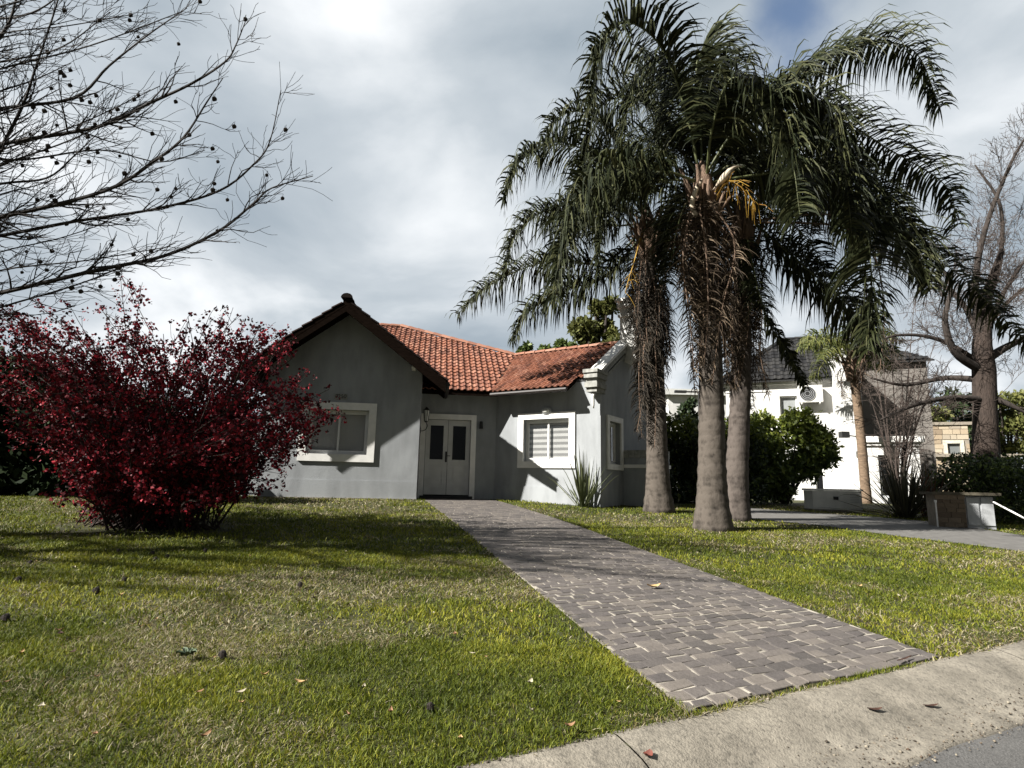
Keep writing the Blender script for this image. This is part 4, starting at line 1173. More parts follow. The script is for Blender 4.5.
# ------------------------------------------------------------------ bare trees
def twig_tree(mb, pts, rad, rg, depth, dens, ln, spread, drift, nseg=4, tips=None, rmin=0.0035, n0=5):
    """tube along pts, children along it"""
    mb.tube(pts, rad, n0 if depth > 0 else 3, cap=False)
    if depth == 0:
        if tips is not None: tips.append((pts[-1], unit(pts[-1] - pts[-2])))
        return
    P_ = np.array(pts); seg = np.linalg.norm(np.diff(P_, axis=0), axis=1); tot = seg.sum(); cum = np.concatenate([[0], np.cumsum(seg)])
    k = max(1, int(tot * dens))
    for i in range(k):
        t = rg.uniform(0.12, 1.0); x = t * tot
        p = np.array([np.interp(x, cum, P_[:, c]) for c in range(3)])
        j = min(np.searchsorted(cum, x, 'right') - 1, len(P_) - 2)
        tg = unit(P_[j + 1] - P_[j])
        r = np.interp(x, cum, rad)
        d = unit(tg + rg.normal(size=3) * spread + drift)
        l = ln * rg.uniform(0.5, 1.2) * (1.2 - 0.8 * t)
        q = [p]; 
        for s in range(nseg):
            q.append(q[-1] + d * l / nseg)
            d = unit(d + rg.normal(size=3) * 0.22 + np.array([0, 0, 0.07]) + drift * 0.2)
        rr = max(r * 0.55, rmin)
        twig_tree(mb, q, list(np.linspace(rr, rmin * 0.8, nseg + 1)), rg, depth - 1, dens * 1.5, ln * 0.5, spread, drift, nseg, tips, rmin, 4)

rg = np.random.default_rng(21)
YT = 6.6
bt = np.array([-7.6, 6.7, gz(-7.6, 6.7)])
sweet = thing("bare_tree", "leafless tree hung with round seed balls, its branches reaching in over the red shrub", "tree", bt)
b = MB(); b.tube([bt - np.array([0, 0, .2]), bt + np.array([.05, 0, 1.5]), bt + np.array([0, .05, 4.0]), bt + np.array([.1, 0, 7.0]), bt + np.array([0, 0, 10.5])], [0.26, 0.19, 0.15, 0.09, 0.02], 10)
for k in range(9):
    a = rg.uniform(1.8, 4.6); z = rg.uniform(3.0, 8.5); l = rg.uniform(2, 3.6)
    p = bt + np.array([0, 0, z]); d = np.array([math.cos(a), math.sin(a), .45])
    twig_tree(b, [p, p + d * l * .4, p + d * l * .75 + np.array([0, 0, .1]), p + d * l + np.array([0, 0, .5])], [0.06, .04, .025, .01], rg, 1, 3.0, 1.1, 0.4, np.array([0, 0, .1]))
BR = [
    (0.055, [(-70, 260, .1), (-20, 185, 0), (0, 150, 0), (23, 105, 0), (35, 70, -.1), (58, 0, -.2), (66, -40, -.2)]),
    (0.050, [(-90, 130, .2), (0, 109, .1), (74, 98, 0), (109, 66, 0), (148, 35, -.2), (187, 8, -.3)]),
    (0.052, [(-90, 165, .1), (8, 143, 0), (98, 127, -.1), (148, 104, -.2), (191, 84, -.3), (225, 62, -.3), (236, 45, -.3), (246, 20, -.3)]),
    (0.040, [(-90, 200, .4), (0, 184, .3), (47, 178, .3), (74, 156, .3), (98, 133, .3)]),
    (0.052, [(-90, 235, -.2), (0, 217, -.2), (105, 191, -.3), (156, 160, -.4), (184, 137, -.4), (207, 102, -.4), (223, 78, -.4)]),
    (0.048, [(-90, 252, .3), (0, 236, .3), (78, 221, .3), (156, 209, .3), (219, 191, .2), (254, 164, .2), (270, 141, .2), (281, 90, .2)]),
    (0.055, [(-90, 312, 0), (0, 293, -.1), (98, 270, -.2), (164, 256, -.2), (219, 231, -.3), (254, 203, -.3), (272, 188, -.3), (313, 176, -.3)]),
    (0.06, [(-70, 110, 0), (0, 37, 0), (16, 0, 0), (25, -40, 0)]),
    (0.035, [(-60, 25, .3), (14, 18, .2), (51, 2, .2), (75, -25, .2)]),
    (0.030, [(-60, 75, -.4), (0, 62, -.4), (60, 48, -.5), (110, 12, -.5)]),
    (0.030, [(-60, 160, .6), (20, 160, .6), (100, 150, .6), (160, 162, .6), (205, 150, .6)]),
]
for k in range(13):
    y_ = 300 - 26 * k + rg.uniform(-8, 8); x_ = rg.uniform(60, 190); u_ = rg.uniform(.15, .55); d_ = rg.uniform(-.6, .8)
    BR.append((rg.uniform(.02, .03), [(-70, y_ + 25, d_), (0, y_, d_), (x_ * .5, y_ - u_ * x_ * .35, d_), (x_, y_ - u_ * x_ * .85, d_)]))
tips = []
drift = np.array([0.17, -0.02, 0.06])
for r, pl_ in BR:
    P_ = catmull([bt + np.array([0, 0, max(at(*[pl_[0][0], pl_[0][1], YT])[2] - bt[2] - 1.2, 1.5)])] + [at(x, y, YT + d) for x, y, d in pl_], 5)
    twig_tree(b, P_, list(np.linspace(r * .62, 0.005, len(P_))), rg, 2, 6.0, 0.85, 0.50, drift, tips=tips, rmin=0.0033)
b.build("branches", m_twig, sweet)
sb = None; cnt = 0
idx = rg.permutation(len(tips))
seedmesh = None
for i in idx:
    p, d = tips[i]
    q = p - EYE
    if q[1] < 1 or cnt >= 92: continue
    if q[0] / q[1] < -0.93 or q[2] / q[1] < 0.33 or q[2] / q[1] > 0.98: continue
    c = p + np.array([rg.uniform(-.01, .01), 0, -0.06])
    if seedmesh is None:
        m_ = MB(); m_.ball((0, 0, 0), 0.026, 7, 5, jit=0.16)
        m_.tube([(0, 0, 0.028), (0.004, 0, 0.065)], 0.0025, 3)
        seedmesh = m_
        o = m_.build("seed_ball", m_seed, None); o.parent = sweet; o.location = tuple(c - ORG[sweet.name]); first = o
    else:
        o = first.copy(); C.objects.link(o); o.parent = sweet; o.location = tuple(c - ORG[sweet.name])
        s = rg.uniform(.8, 1.15); o.scale = (s, s, s)
    cnt += 1

# bare tree on the right, behind the hedge
rg = np.random.default_rng(22)
YR = 21.0
br0 = at(985, 488, YR); br0[2] = gz(br0[0], br0[1])
btree = thing("bare_tree", "big leafless brown tree with a thick trunk behind the right hedge", "tree", br0)
b = MB()
tr = [br0 - np.array([0, 0, .2]), at(986, 455, YR), at(985, 410, YR), at(984, 370, YR), at(982, 345, YR), at(985, 300, YR), at(1002, 250, YR)]
b.tube(tr, [0.56, 0.42, 0.37, 0.37, 0.31, 0.19, 0.09], 12)
b.build("trunk", m_bark_brown, btree, smooth=True)
b = MB(); b2 = MB()
LB = [(0.17, [(984, 372, 0), (955, 352, -.3), (945, 320, -.5), (950, 285, -.6), (930, 250, -.6)]),
      (0.15, [(985, 400, 0), (950, 398, -.5), (915, 405, -.9), (880, 420, -1.1)]),
      (0.13, [(984, 380, 0), (945, 378, .6), (905, 385, 1.0), (870, 378, 1.2)]),
      (0.18, [(985, 360, 0), (1010, 345, .2), (1035, 335, .2), (1070, 320, .2)]),
      (0.15, [(986, 395, 0), (1010, 405, -.4), (1030, 415, -.6)]),
      (0.16, [(983, 345, 0), (975, 290, -.3), (985, 230, -.5), (1010, 165, -.6), (1030, 130, -.6)]),
      (0.13, [(985, 310, 0), (1000, 260, .5), (1000, 205, .8), (975, 165, .9)]),
      (0.12, [(984, 350, 0), (960, 300, .6), (920, 270, 1.0), (895, 262, 1.2)]),
      (0.12, [(984, 340, 0), (1005, 290, -.6), (1040, 240, -1)]),
      (0.11, [(984, 365, 0), (940, 340, .2), (900, 335, .3), (868, 345, .3)]),
      (0.11, [(984, 330, 0), (1010, 300, .6), (1050, 270, 1.0)])]
for r, pl_ in LB:
    P_ = catmull([at(x, y, YR + d) for x, y, d in pl_], 5)
    b.tube(P_, list(np.linspace(r, 0.03, len(P_))), 6)
    twig_tree(b2, P_, list(np.linspace(0.02, 0.02, len(P_))), rg, 3, 3.0, 2.3, 0.75, np.array([0, 0, 0.05]), nseg=4, rmin=0.007)
b.build("limbs", m_bark, btree, smooth=True)
b2.build("twigs", m_twig_br, btree)
# brown twiggy small tree in front of the white house
rg = np.random.default_rng(23)
bq = at(897, 480, 24.0); bq[2] = gz(bq[0], bq[1])
btw = thing("bare_tree", "small twiggy reddish brown tree against the white house wall", "tree", bq)
b = MB()
for k in range(14):
    tgt = at(rg.uniform(862, 940), rg.uniform(300, 400), 24 + rg.uniform(-1.2, 1.2))
    P_ = catmull([bq, bq * .6 + tgt * .4 + np.array([rg.uniform(-.3, .3), 0, .3]), tgt], 4)
    twig_tree(b, P_, list(np.linspace(0.045, 0.012, len(P_))), rg, 2, 2.6, 1.3, 0.75, np.array([0, 0, 0.0]), rmin=0.007)
b.build("branches", m_twig_br, btw)

# ------------------------------------------------------------------ red flowering shrub
rg = np.random.default_rng(31)
bs = ground(150, 527); ys = float(bs[1])
shrub = thing("flowering_shrub", "wide leafless shrub covered in dark red blossom on the left lawn", "shrub", bs)
b = MB(); fl = []; flw = []
def shrub_target():
    while True:
        x = rg.uniform(-45, 338) if rg.uniform() < .72 else rg.uniform(215, 332); y = rg.uniform(262, 520); dy = rg.normal(0, 1.0)
        # outline in the photograph: a vase, highest at left of centre, a long spray to the right
        top = np.interp(x, [-60, 0, 60, 150, 220, 262, 300, 335], [292, 284, 270, 264, 284, 318, 332, 376])
        bot = np.interp(x, [-60, 0, 60, 105, 220, 262, 300, 335], [410, 420, 505, 530, 527, 495, 466, 425])
        if y < top + rg.exponential(15) or y > bot: continue
        if abs(dy) > 2.4: continue
        return at(x, y, ys + dy)
ns = 250
for k in range(ns):
    T_ = shrub_target()
    a = rg.uniform(0, 6.28); s0 = bs + np.array([math.cos(a) * rg.uniform(0, 1.05), math.sin(a) * rg.uniform(0, .55), -0.05])
    T_[2] = max(T_[2], s0[2] + .25)
    mid = s0 * 0.5 + T_ * 0.5 + np.array([rg.uniform(-.25, .25), rg.uniform(-.25, .25), 0.22 * np.linalg.norm(T_ - s0) * rg.uniform(0.1, 0.8)])
    P_ = catmull([s0, mid, T_], 6)
    tp_ = []
    r0 = rg.uniform(0.009, 0.022)
    twig_tree(b, P_, list(np.linspace(r0, 0.004, len(P_))), rg, 1, 4.2, 0.5, 0.5, unit(T_ - s0) * .3 + np.array([0, 0, .15]), nseg=3, tips=tp_, rmin=0.0035, n0=4)
    cand = [P_[i] for i in range(4, len(P_))] * 3 + [t[0] for t in tp_] * 4 + [t[0] - t[1] * rg.uniform(0, .35) for t in tp_ for _ in range(4)]
    for c in cand:
        fl.append(c + rg.normal(0, 0.055, 3))
fl = np.array(fl)
# keep sparser at the very top so that the sky shows through
dens = np.clip(1.0 - (fl[:, 2] - (bs[2] + 2.4)) * 0.30, 0.25, 1)
fl = fl[rg.uniform(size=len(fl)) < dens * 0.46]
b.build("stems", m_twig_red, shrub)
k = len(fl)
pet = 6
base = np.repeat(fl, pet, 0) + rg.normal(0, 0.022, (k * pet, 3))
leaves(base, 0.046, "blossom", m_flower, shrub, 0.85, 0.2, rg)
print("flowers", k)

# ------------------------------------------------------------------ other planting
def leafy(name, label, cat, base, blobs, n, size, mat, trunk=None, group=None, shell=0.5, seed=1, mats2=None, twig=True):
    rg = np.random.default_rng(seed)
    o = thing(name, label, cat, base, group)
    pts = blob_points(blobs, n, shell, rg)
    pts = pts[pts[:, 2] > base[2] + 0.03]
    if mats2 is not None:
        sel = mats2[1](pts, rg)
        leaves(pts[sel], size, "lighter_foliage", mats2[0], o, 0.5, 0.4, rg)
        pts = pts[~sel]
    leaves(pts, size, "foliage", mat, o, 0.5, 0.3, rg)
    b = MB()
    if trunk:
        for c, r in blobs[: max(3, len(blobs) // 2)]:
            P_ = catmull([np.array(base) - np.array([0, 0, .1]), np.array(base) * .55 + np.array(c) * .45 + np.array([rg.uniform(-.15, .15), 0, 0]), np.array(c)], 4)
            b.tube(P_, list(np.linspace(trunk, trunk * .25, len(P_))), 6)
        b.build("trunk" if trunk > 0.08 else "stems", m_bark, o, smooth=True)
    return o
# bush in front of the white house
Yb = 22.0
bb = at(786, 512, Yb); bb[2] = gz(bb[0], bb[1])
rg = np.random.default_rng(41)
bl = []
for k in range(34):
    x = rg.uniform(742, 822); 
    top = np.interp(x, [738, 765, 790, 815, 835], [412, 394, 400, 422, 436]); bot = np.interp(x, [745, 790, 805, 830], [505, 500, 470, 455])
    y = rg.uniform(top + 10, bot)
    bl.append((at(x, y, Yb + rg.normal(0, .5)), np.array([.6, .55, .5]) * rg.uniform(.7, 1.1)))
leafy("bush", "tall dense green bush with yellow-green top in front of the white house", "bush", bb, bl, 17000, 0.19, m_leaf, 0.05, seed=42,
      mats2=(m_leaf_yel, lambda p, r: r.uniform(size=len(p)) < np.clip((p[:, 2] - 1.9) / 1.7, 0.12, 0.95)))  # sunlit top put into the colour: yellow-green leaves increase with height
zt = at(785, 418, Yb)[2]
# hedge between the palm trunks
rg = np.random.default_rng(43)
Yh = 20.5
bh = at(688, 505, Yh); bh[2] = gz(bh[0], bh[1])
bl = [(at(x, y, Yh + rg.normal(0, .4)), np.array([.55, .5, .5]) * rg.uniform(.8, 1.1)) for x in range(655, 760, 12) for y in (430, 450, 472, 494)] + [(at(x, y, Yh + .9), np.array([.6, .3, .6])) for x in range(655, 760, 14) for y in (445, 465, 485)]
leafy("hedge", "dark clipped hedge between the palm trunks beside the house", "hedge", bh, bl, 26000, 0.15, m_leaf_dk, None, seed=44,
      mats2=(m_leaf_yel, lambda p, r: (r.uniform(size=len(p)) < 0.15) | ((r.uniform(size=len(p)) < 0.8) & (p[:, 2] > at(688, 440, Yh)[2]))))  # yellow-green leaves mostly above a set height
# right hedge
rg = np.random.default_rng(45)
Yq = 17.5
bh2 = at(1000, 515, Yq); bh2[2] = gz(bh2[0], bh2[1])
bl = []
for x in range(948, 1180, 14):
    top = np.interp(x, [948, 965, 985, 1010, 1180], [470, 455, 462, 462, 455])
    for y in np.arange(top + 8, 525, 16):
        bl.append((at(x, y, Yq + rg.normal(0, .5) + (x - 948) * .004), np.array([.5, .5, .42]) * rg.uniform(.7, 1.2)))
leafy("hedge", "broad green hedge behind the stone meter pillar at the foot of the bare tree", "hedge", bh2, bl, 22000, 0.13, m_leaf_dk, None, seed=46,
      mats2=(m_leaf, lambda p, r: r.uniform(size=len(p)) < 0.55))
# dark hedge at left, behind the red shrub
rg = np.random.default_rng(47)
Yl = 13.2
bl = []
for x in range(-230, 215, 22):
    top = np.interp(x, [-230, -40, 40, 95, 150, 190], [345, 362, 368, 385, 405, 430])
    for y in np.arange(top + 14, 505, 22):
        bl.append((at(x, y, Yl + .9), np.array([.6, .35, .55]))); bl.append((at(x, y, Yl + rg.normal(0, .45)), np.array([.75, .7, .6]) * rg.uniform(.8, 1.15)))
bh3 = at(20, 497, Yl); bh3[2] = gz(bh3[0], bh3[1])
leafy("hedge", "tall dark evergreen hedge behind the red flowering shrub", "hedge", bh3, bl, 60000, 0.19, M_island("black_green_leaves", [(0.006, 0.010, 0.005), (0.012, 0.020, 0.008), (0.022, 0.034, 0.012)], 0.7, 0.05), None, seed=48)
# trees behind the house roof
rg = np.random.default_rng(49)
def bg_tree(px, pyb, Y, crown, n, size, mat, label, seed, name="tree", trunk=0.16, mats2=None):
    base = at(px, pyb, Y); base[2] = GTOP
    r_ = np.random.default_rng(seed)
    bl = []
    for (x, y, rw, rh) in crown:
        s = Y / F
        bl.append((at(x, y, Y + r_.normal(0, .5)), np.array([rw * s, rw * s, rh * s])))
    extra = []
    for c, r in bl: extra += sub_blobs(c, r, 4, 0.5, r_)
    return leafy(name, label, "tree", base, extra, n, size, mat, trunk, seed=seed + 1, shell=0.3, mats2=mats2)
bg_tree(604, 480, 27, [(604, 308, 15, 20), (588, 334, 19, 18), (612, 336, 16, 16), (604, 350, 26, 14)], 6500, 0.26, m_leaf_ol, "olive green tree rising behind the red tiled roof beside the chimney", 50, trunk=0.2)
bg_tree(540, 480, 30, [(527, 350, 9, 6), (545, 352, 12, 5), (566, 348, 10, 6)], 1500, 0.25, m_leaf, "low green treetop just showing over the red roof ridge", 52, trunk=0.15)
bg_tree(686, 470, 45, [(686, 408, 9, 9), (684, 416, 12, 8)], 1400, 0.4, m_leaf_dk, "dark round tree far behind the hedge between the palm trunks", 54, trunk=0.2)
for i, (x, y, rw, rh, Y, lab) in enumerate([(966, 402, 20, 14, 85, "distant dark treetop left of the bare trunk by the stone house"), (1004, 400, 22, 12, 90, "distant rounded olive treetop right of the bare trunk"), (1045, 398, 30, 14, 95, "distant treetop at the far end of the street"), (930, 415, 16, 14, 80, "distant treetop behind the white garage")]):
    bg_tree(x, 455, Y, [(x, y, rw, rh), (x, y + 14, rw * 1.25, rh), (x + 3, y + 30, rw * 1.3, rh), (x - 4, y + 44, rw * 1.35, rh)], 3200, 0.8, m_leaf_ol if i else m_leaf_dk, lab, 60 + 2 * i, trunk=0.4)

def spiky(name, label, cat, base, n, lmin, lmax, wid, mat, seed, lean=0.5, part="leaves", flop=0.35):
    rg = np.random.default_rng(seed)
    o = thing(name, label, cat, base)
    V = []; Q = []
    for k in range(n):
        a = rg.uniform(0, 6.28); l = rg.uniform(lmin, lmax); el = math.pi / 2 - abs(rg.normal(0, lean))
        d = np.array([math.cos(a) * math.cos(el), math.sin(a) * math.cos(el), math.sin(el)])
        p = np.array(base) + np.array([math.cos(a), math.sin(a), 0]) * rg.uniform(0, .12 * lmax)
        side = unit(np.cross(d, [0, 0, 1.0]) + rg.normal(0, .3, 3)); ns_ = 6
        fl_ = rg.uniform(0, flop) * (2.2 if rg.uniform() < .2 else 1)
        for s in range(ns_ + 1):
            f = s / ns_
            w = wid * (0.6 + 0.8 * f if f < .5 else 2.0 * (1 - f) + 0.03)
            fold = np.cross(d, side) * w * 0.25
            V += [p - side * w * .5 + fold, p, p + side * w * .5 + fold]
            p = p + d * l / ns_
            d = unit(d + np.array([0, 0, -1]) * fl_ * f)
        b0 = k * (ns_ + 1) * 3
        for s in range(ns_):
            for c in range(2):
                i = b0 + s * 3 + c
                Q.append((i, i + 1, i + 4, i + 3))
    np_mesh(part, np.array(V), np.array(Q), mat, o)
    return o
pf = ground(583, 507)
spiky("flax_plant", "spiky green flax plant in front of the striped blind window", "plant", pf, 62, 0.9, 1.75, 0.062, m_flax, 71, 0.55)
pf2 = at(905, 512, 17.2); pf2[2] = gz(pf2[0], pf2[1])
spiky("flax_plant", "large dark flax clump in front of the white garage", "plant", pf2, 150, 1.1, 2.1, 0.05, m_flax_dk, 72, 0.62)
pf3 = at(930, 510, 17.6); pf3[2] = gz(pf3[0], pf3[1])
spiky("flax_plant", "upright bronze red flax beside the stone meter pillar", "plant", pf3, 90, 1.1, 1.9, 0.05, m_flax_red, 73, 0.33)
# broad-leaved weed in the lawn
rg = np.random.default_rng(75)
pw = ground(186, 662)
weed = thing("weed_plant", "small grey-green broad-leaved weed growing in the left lawn", "plant", pw)
V = []; Q = []
for k in range(9):
    a = k * .75 + rg.uniform(-.2, .2); l = rg.uniform(.035, .06); d = np.array([math.cos(a), math.sin(a), .95]); s = np.array([-math.sin(a), math.cos(a), 0])
    for f, w in ((0, .004), (.35, .014), (.7, .015), (1, .003)):
        p = pw + d * l * f + np.array([0, 0, .03 - .03 * f * f]); V += [p - s * w + np.array([0, 0, .012]), p, p + s * w + np.array([0, 0, .012])]
    for i in range(3):
        for c in range(2):
            q = k * 12 + i * 3 + c; Q.append((q, q + 1, q + 4, q + 3))
np_mesh("leaves", np.array(V), np.array(Q), M_island("grey_green_leaf", [(0.05, 0.075, 0.04), (0.09, 0.12, 0.07)], .6, .3), weed, smooth=True)

# ------------------------------------------------------------------ neighbour's white house
A3 = math.radians(-23.4); u3, v3 = frame_of(A3)
W0 = at(864, 500, 28.0); W0[2] = GTOP
nh = thing("neighbour_house", "two storey white rendered house with dark tiled hip roof behind the palms", "house", W0)
PN = lambda w, z: np.array([W0[0] + u3[0] * w, W0[1] + u3[1] * w, z])
def uzn(x, y, off=0.0): return uz(x, y, W0 + v3 * off, A3, u3)
ez = uzn(790, 381)[1]
cl_w = uzn(833, 400)[0]
lw = uzn(726, 400)[0]
wa, wb, wz1 = uzn(779.5, 400)[0], uzn(797, 400)[0], uzn(788, 396)[1]
lo = (uzn(815, 470)[0], uzn(824, 470)[0], uzn(815, 492)[1], uzn(815, 455)[1])
mb = MB()
wall_panel(mb, W0, u3, v3, lw, cl_w, 0.2, lambda w: ez, [(wa, wb, wz1 - 1.9, wz1), (lo[0], lo[1], 0.9, lo[3])], th=0.3)
mb.prism([PN(lw, .2) + v3 * .3, PN(lw, .2) + v3 * 9, PN(lw, ez) + v3 * 9, PN(lw, ez) + v3 * .3], u3 * .3)
# tall projecting bay right of the roof
tz = uzn(845, 352)[1]
wall_panel(mb, W0 - v3 * 0.5, u3, v3, cl_w, 0.0, 0.2, lambda w: tz, [], th=0.3)
mb.prism([PN(0, .2) - v3 * .2, PN(0, .2) + v3 * 7, PN(0, tz) + v3 * 7, PN(0, tz) - v3 * .2], -u3 * .3)
mb.prism([PN(cl_w, .2) - v3 * .2, PN(cl_w, .2) + v3 * 3, PN(cl_w, tz) + v3 * 3, PN(cl_w, tz) - v3 * .2], u3 * .3)
# set back upper wall right of it
r_w = uzn(930, 400, 2.6)[0]; rz_ = uzn(900, 362, 2.6)[1]
mb.build("white_wall", m_whitewall, nh)
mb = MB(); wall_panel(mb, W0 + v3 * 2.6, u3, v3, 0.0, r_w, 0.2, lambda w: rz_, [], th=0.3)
mb.build("rear_wall", M_wall("shade_toned_render", (0.17, 0.155, 0.14), 0.8), nh)  # grey-brown colour stands in for shade; no cast shadow falls on this wall
mb = MB(); slab(mb, PN, lw - .1, cl_w - .01, ez - .18, ez, -.12, -.002, v3); slab(mb, PN, cl_w - .06, 0.06, tz - 0.001, tz + .14, -.58, -.1, v3); mb.build("cornice", m_white, nh)
# string course
sc_ = uzn(760, 391)[1]
mb = MB(); slab(mb, PN, lw, wa - .25, sc_ - .05, sc_, -.05, -.002, v3); mb.build("string_course", m_white, nh)
# lower garage wing
gzt = uzn(900, 440, -2.0)[1]; g_r = uzn(921, 470, -2.0)[0]; g_l = uzn(868, 470, -2.0)[0]
PN2 = lambda w, z: PN(w, z) - v3 * 2.0
dw = (uzn(879, 470, -2.0)[0], uzn(893, 470, -2.0)[0], 0.95, uzn(885, 455, -2.0)[1])
mb = MB()
wall_panel(mb, W0 - v3 * 2.0, u3, v3, g_l, g_r, 0.2, lambda w: gzt, [dw], th=.3)
mb.prism([PN2(g_r, .2) + v3 * .3, PN2(g_r, .2) + v3 * 4.6, PN2(g_r, gzt) + v3 * 4.6, PN2(g_r, gzt) + v3 * .3], -u3 * .3)
mb.prism([PN2(g_l, .2) + v3 * .3, PN2(g_l, .2) + v3 * 2.4, PN2(g_l, gzt) + v3 * 2.4, PN2(g_l, gzt) + v3 * .3], u3 * .3)
mb.prism([PN2(g_l, gzt), PN2(g_r, gzt), PN2(g_r, gzt) + v3 * 4.6, PN2(g_l, gzt) + v3 * 4.6], (0, 0, .05))
mb.build("garage_wall", m_whitewall, nh)
mb = MB(); slab(mb, PN2, g_l - .15, g_r + .2, gzt - .10, gzt + .16, -.2, .3, v3); slab(mb, PN2, g_l - .08, g_r + .1, gzt - .24, gzt - .10, -.1, -.002, v3); mb.build("garage_cornice", m_white, nh)
mb = MB(); frame_ring(mb, PN2, dw[0] + .002, dw[1] - .002, dw[2], dw[3] - .002, .09, .1, .2, v3); win = mb.build("window", m_metalgrey, nh)
mb = MB(); slab(mb, PN2, dw[0] + .05, dw[1] - .05, dw[2], dw[3] - .05, .14, .16, v3); mb.build("pane", m_glass_dark, win)
mb = MB(); frame_ring(mb, PN, wa + .002, wb - .002, wz1 - 1.9, wz1 - .002, .07, .12, .2, v3); win = mb.build("window", m_alu, nh)
mb = MB(); slab(mb, PN, wa + .05, wb - .05, wz1 - 1.85, wz1 - .05, .15, .17, v3); mb.build("pane", M("slatted_shutter", (0.22, 0.23, 0.23), .5, .1, 4), win)
mb = MB(); frame_ring(mb, PN, wa - .3, wb + .3, wz1 - 2.2, wz1 + .3, .298, -.06, -.002, v3); mb.build("surround", m_white, win)
mb = MB(); frame_ring(mb, PN, lo[0] + .002, lo[1] - .002, .9, lo[3] - .002, .06, .12, .2, v3); win = mb.build("window", m_alu, nh)
mb = MB(); slab(mb, PN, lo[0] + .05, lo[1] - .05, .9, lo[3] - .05, .15, .17, v3); mb.build("pane", m_glass_dark, win)
# downpipe
dpx = uzn(868, 430, -.4)[0]
mb = MB(); q0 = PN(0.12, .75) - v3 * .45; mb.tube([q0, PN(0.12, tz - 1.2) - v3 * .45], .07, 8); mb.build("downpipe", m_white, nh, smooth=True)
# flood lamp on an arm
lp = at(845, 435, 27.0); mb = MB(); wl_ = PN(-.2, lp[2] + .0) - v3 * .52
mb.tube([wl_, lp], .03, 6); mb.box(lp + np.array([-.22, -.15, -.13]), (0.36, 0, 0), (0, .3, 0), (0, 0, .28)); mb.build("flood_lamp", m_dark, nh)
# air conditioner
acw, acz = uzn(809.5, 395)
mb = MB(); slab(mb, PN, acw - .55, acw + .55, acz - .42, acz + .42, -.50, -.14, v3)
for x in (-.4, .4): slab(mb, PN, acw + x - .03, acw + x + .03, acz - .50, acz - .43, -.5, -.002, v3)
ac = mb.build("air_conditioner", m_box, nh)
mb = MB(); cc = PN(acw - .12, acz) - v3 * .503
ring = lambda r, d: [cc + u3 * r * math.cos(k * math.pi / 12) + np.array([0, 0, r * math.sin(k * math.pi / 12)]) - v3 * d for k in range(24)]
mb.add(ring(.34, 0) + ring(.34, .02), [(k, (k + 1) % 24, 24 + (k + 1) % 24, 24 + k) for k in range(24)] + [tuple(range(24, 48))]); mb.build("fan_grille", m_dark, ac)
mb = MB()
for r in (.12, .2, .28, .35): mb.tube(ring(r, .03) + ring(r, .03)[:1], .012, 4, cap=False)
mb.build("fan_guard", m_metalgrey, ac)
# hip roof
ro = 0.35
hl = uzn(775, 342, 4)[0]
apL = at(783, 340.5, 32.5); apR = apL + u3 * 4.0
A_e0 = PN(lw, ez + .02) - v3 * ro; A_e1 = PN(cl_w - .002, ez + .02) - v3 * ro
back = 9.0
p_n = math.atan((apL[2] - ez) / max(float((apL - A_e0) @ v3), .5))
mb = MB()
polyF = [A_e0 - u3 * 0.3, A_e1, np.array([*(A_e1 + v3 * float((apL - A_e0) @ v3))[:2], apL[2]]), apL]
mb.prism([p - nrm2 * .08 for p in polyF], nrm2 * .08, 1)
mb.prism([p - nrm2 * .08 for p in (polyF[0], apL, np.array([*(A_e0 + v3 * back)[:2], ez]))], nrm2 * .07, 1)
mb.prism([p - nrm2 * .08 for p in (apL, polyF[2], np.array([*(A_e1 + v3 * back)[:2], ez]), np.array([*(A_e0 + v3 * back)[:2], ez]))], nrm2 * .07, 1)
eN = A_e0.copy()
tile_field(mb, eN, u3, v3, p_n, [to_us(p, eN, u3, v3, p_n) for p in polyF], w=.33, ln=.42)
caps(mb, polyF[0] + np.array([0, 0, .02]), apL, r=.16, ln=.5); caps(mb, apL, polyF[2], r=.16, ln=.5)
mb.build("hip_roof", [m_slate, m_dark], nh)
# small dark roof over the set-back part, with white peak
e0 = PN(0.02, rz_) + v3 * 2.3; e1 = PN(r_w + .3, rz_) + v3 * 2.3
p_s = math.radians(32)
r0_, r1_ = e0 + v3 * 2.2 + np.array([0, 0, 2.2 * math.tan(p_s)]), e1 - u3 * 2.0 + v3 * 2.2 + np.array([0, 0, 2.2 * math.tan(p_s)])
mb = MB(); pol = [e0, e1, r1_, r0_]
mb.prism([p - nrm2 * .08 for p in pol], nrm2 * .08, 1)
mb.prism([p - nrm2 * .08 for p in (r0_, r1_, e1 + v3 * 4.4, e0 + v3 * 4.4)], nrm2 * .08, 1)
tile_field(mb, e0, u3, v3, p_s, [to_us(p, e0, u3, v3, p_s) for p in pol], w=.33, ln=.42)
mb.build("side_roof", [m_slate, m_dark], nh)

# stone house farther down the street
Y4 = 44.0
A4 = math.radians(-20); u4, v4 = frame_of(A4)
S0 = at(936, 470, Y4); S0[2] = GTOP
sh = thing("stone_house", "far stone clad house with a square window beyond the garage", "house", S0)
PSn = lambda w, z: np.array([S0[0] + u4[0] * w, S0[1] + u4[1] * w, z])
uz4 = lambda x, y: uz(x, y, S0, A4, u4)
wR = uz4(975, 450)[0]; zT = uz4(955, 425)[1]; zM = uz4(950, 455)[1]
hw = (uz4(947, 445)[0], uz4(960, 445)[0], uz4(953, 454.5)[1], uz4(953, 443.5)[1])
mb = MB()
wall_panel(mb, S0, u4, v4, 0, wR - .3, .2, lambda w: zT, [hw], th=.3, mi=1)
mb.prism([PSn(0, .2) + v4 * .3, PSn(0, .2) + v4 * 5, PSn(0, zT) + v4 * 5, PSn(0, zT) + v4 * .3], u4 * .3, 1)
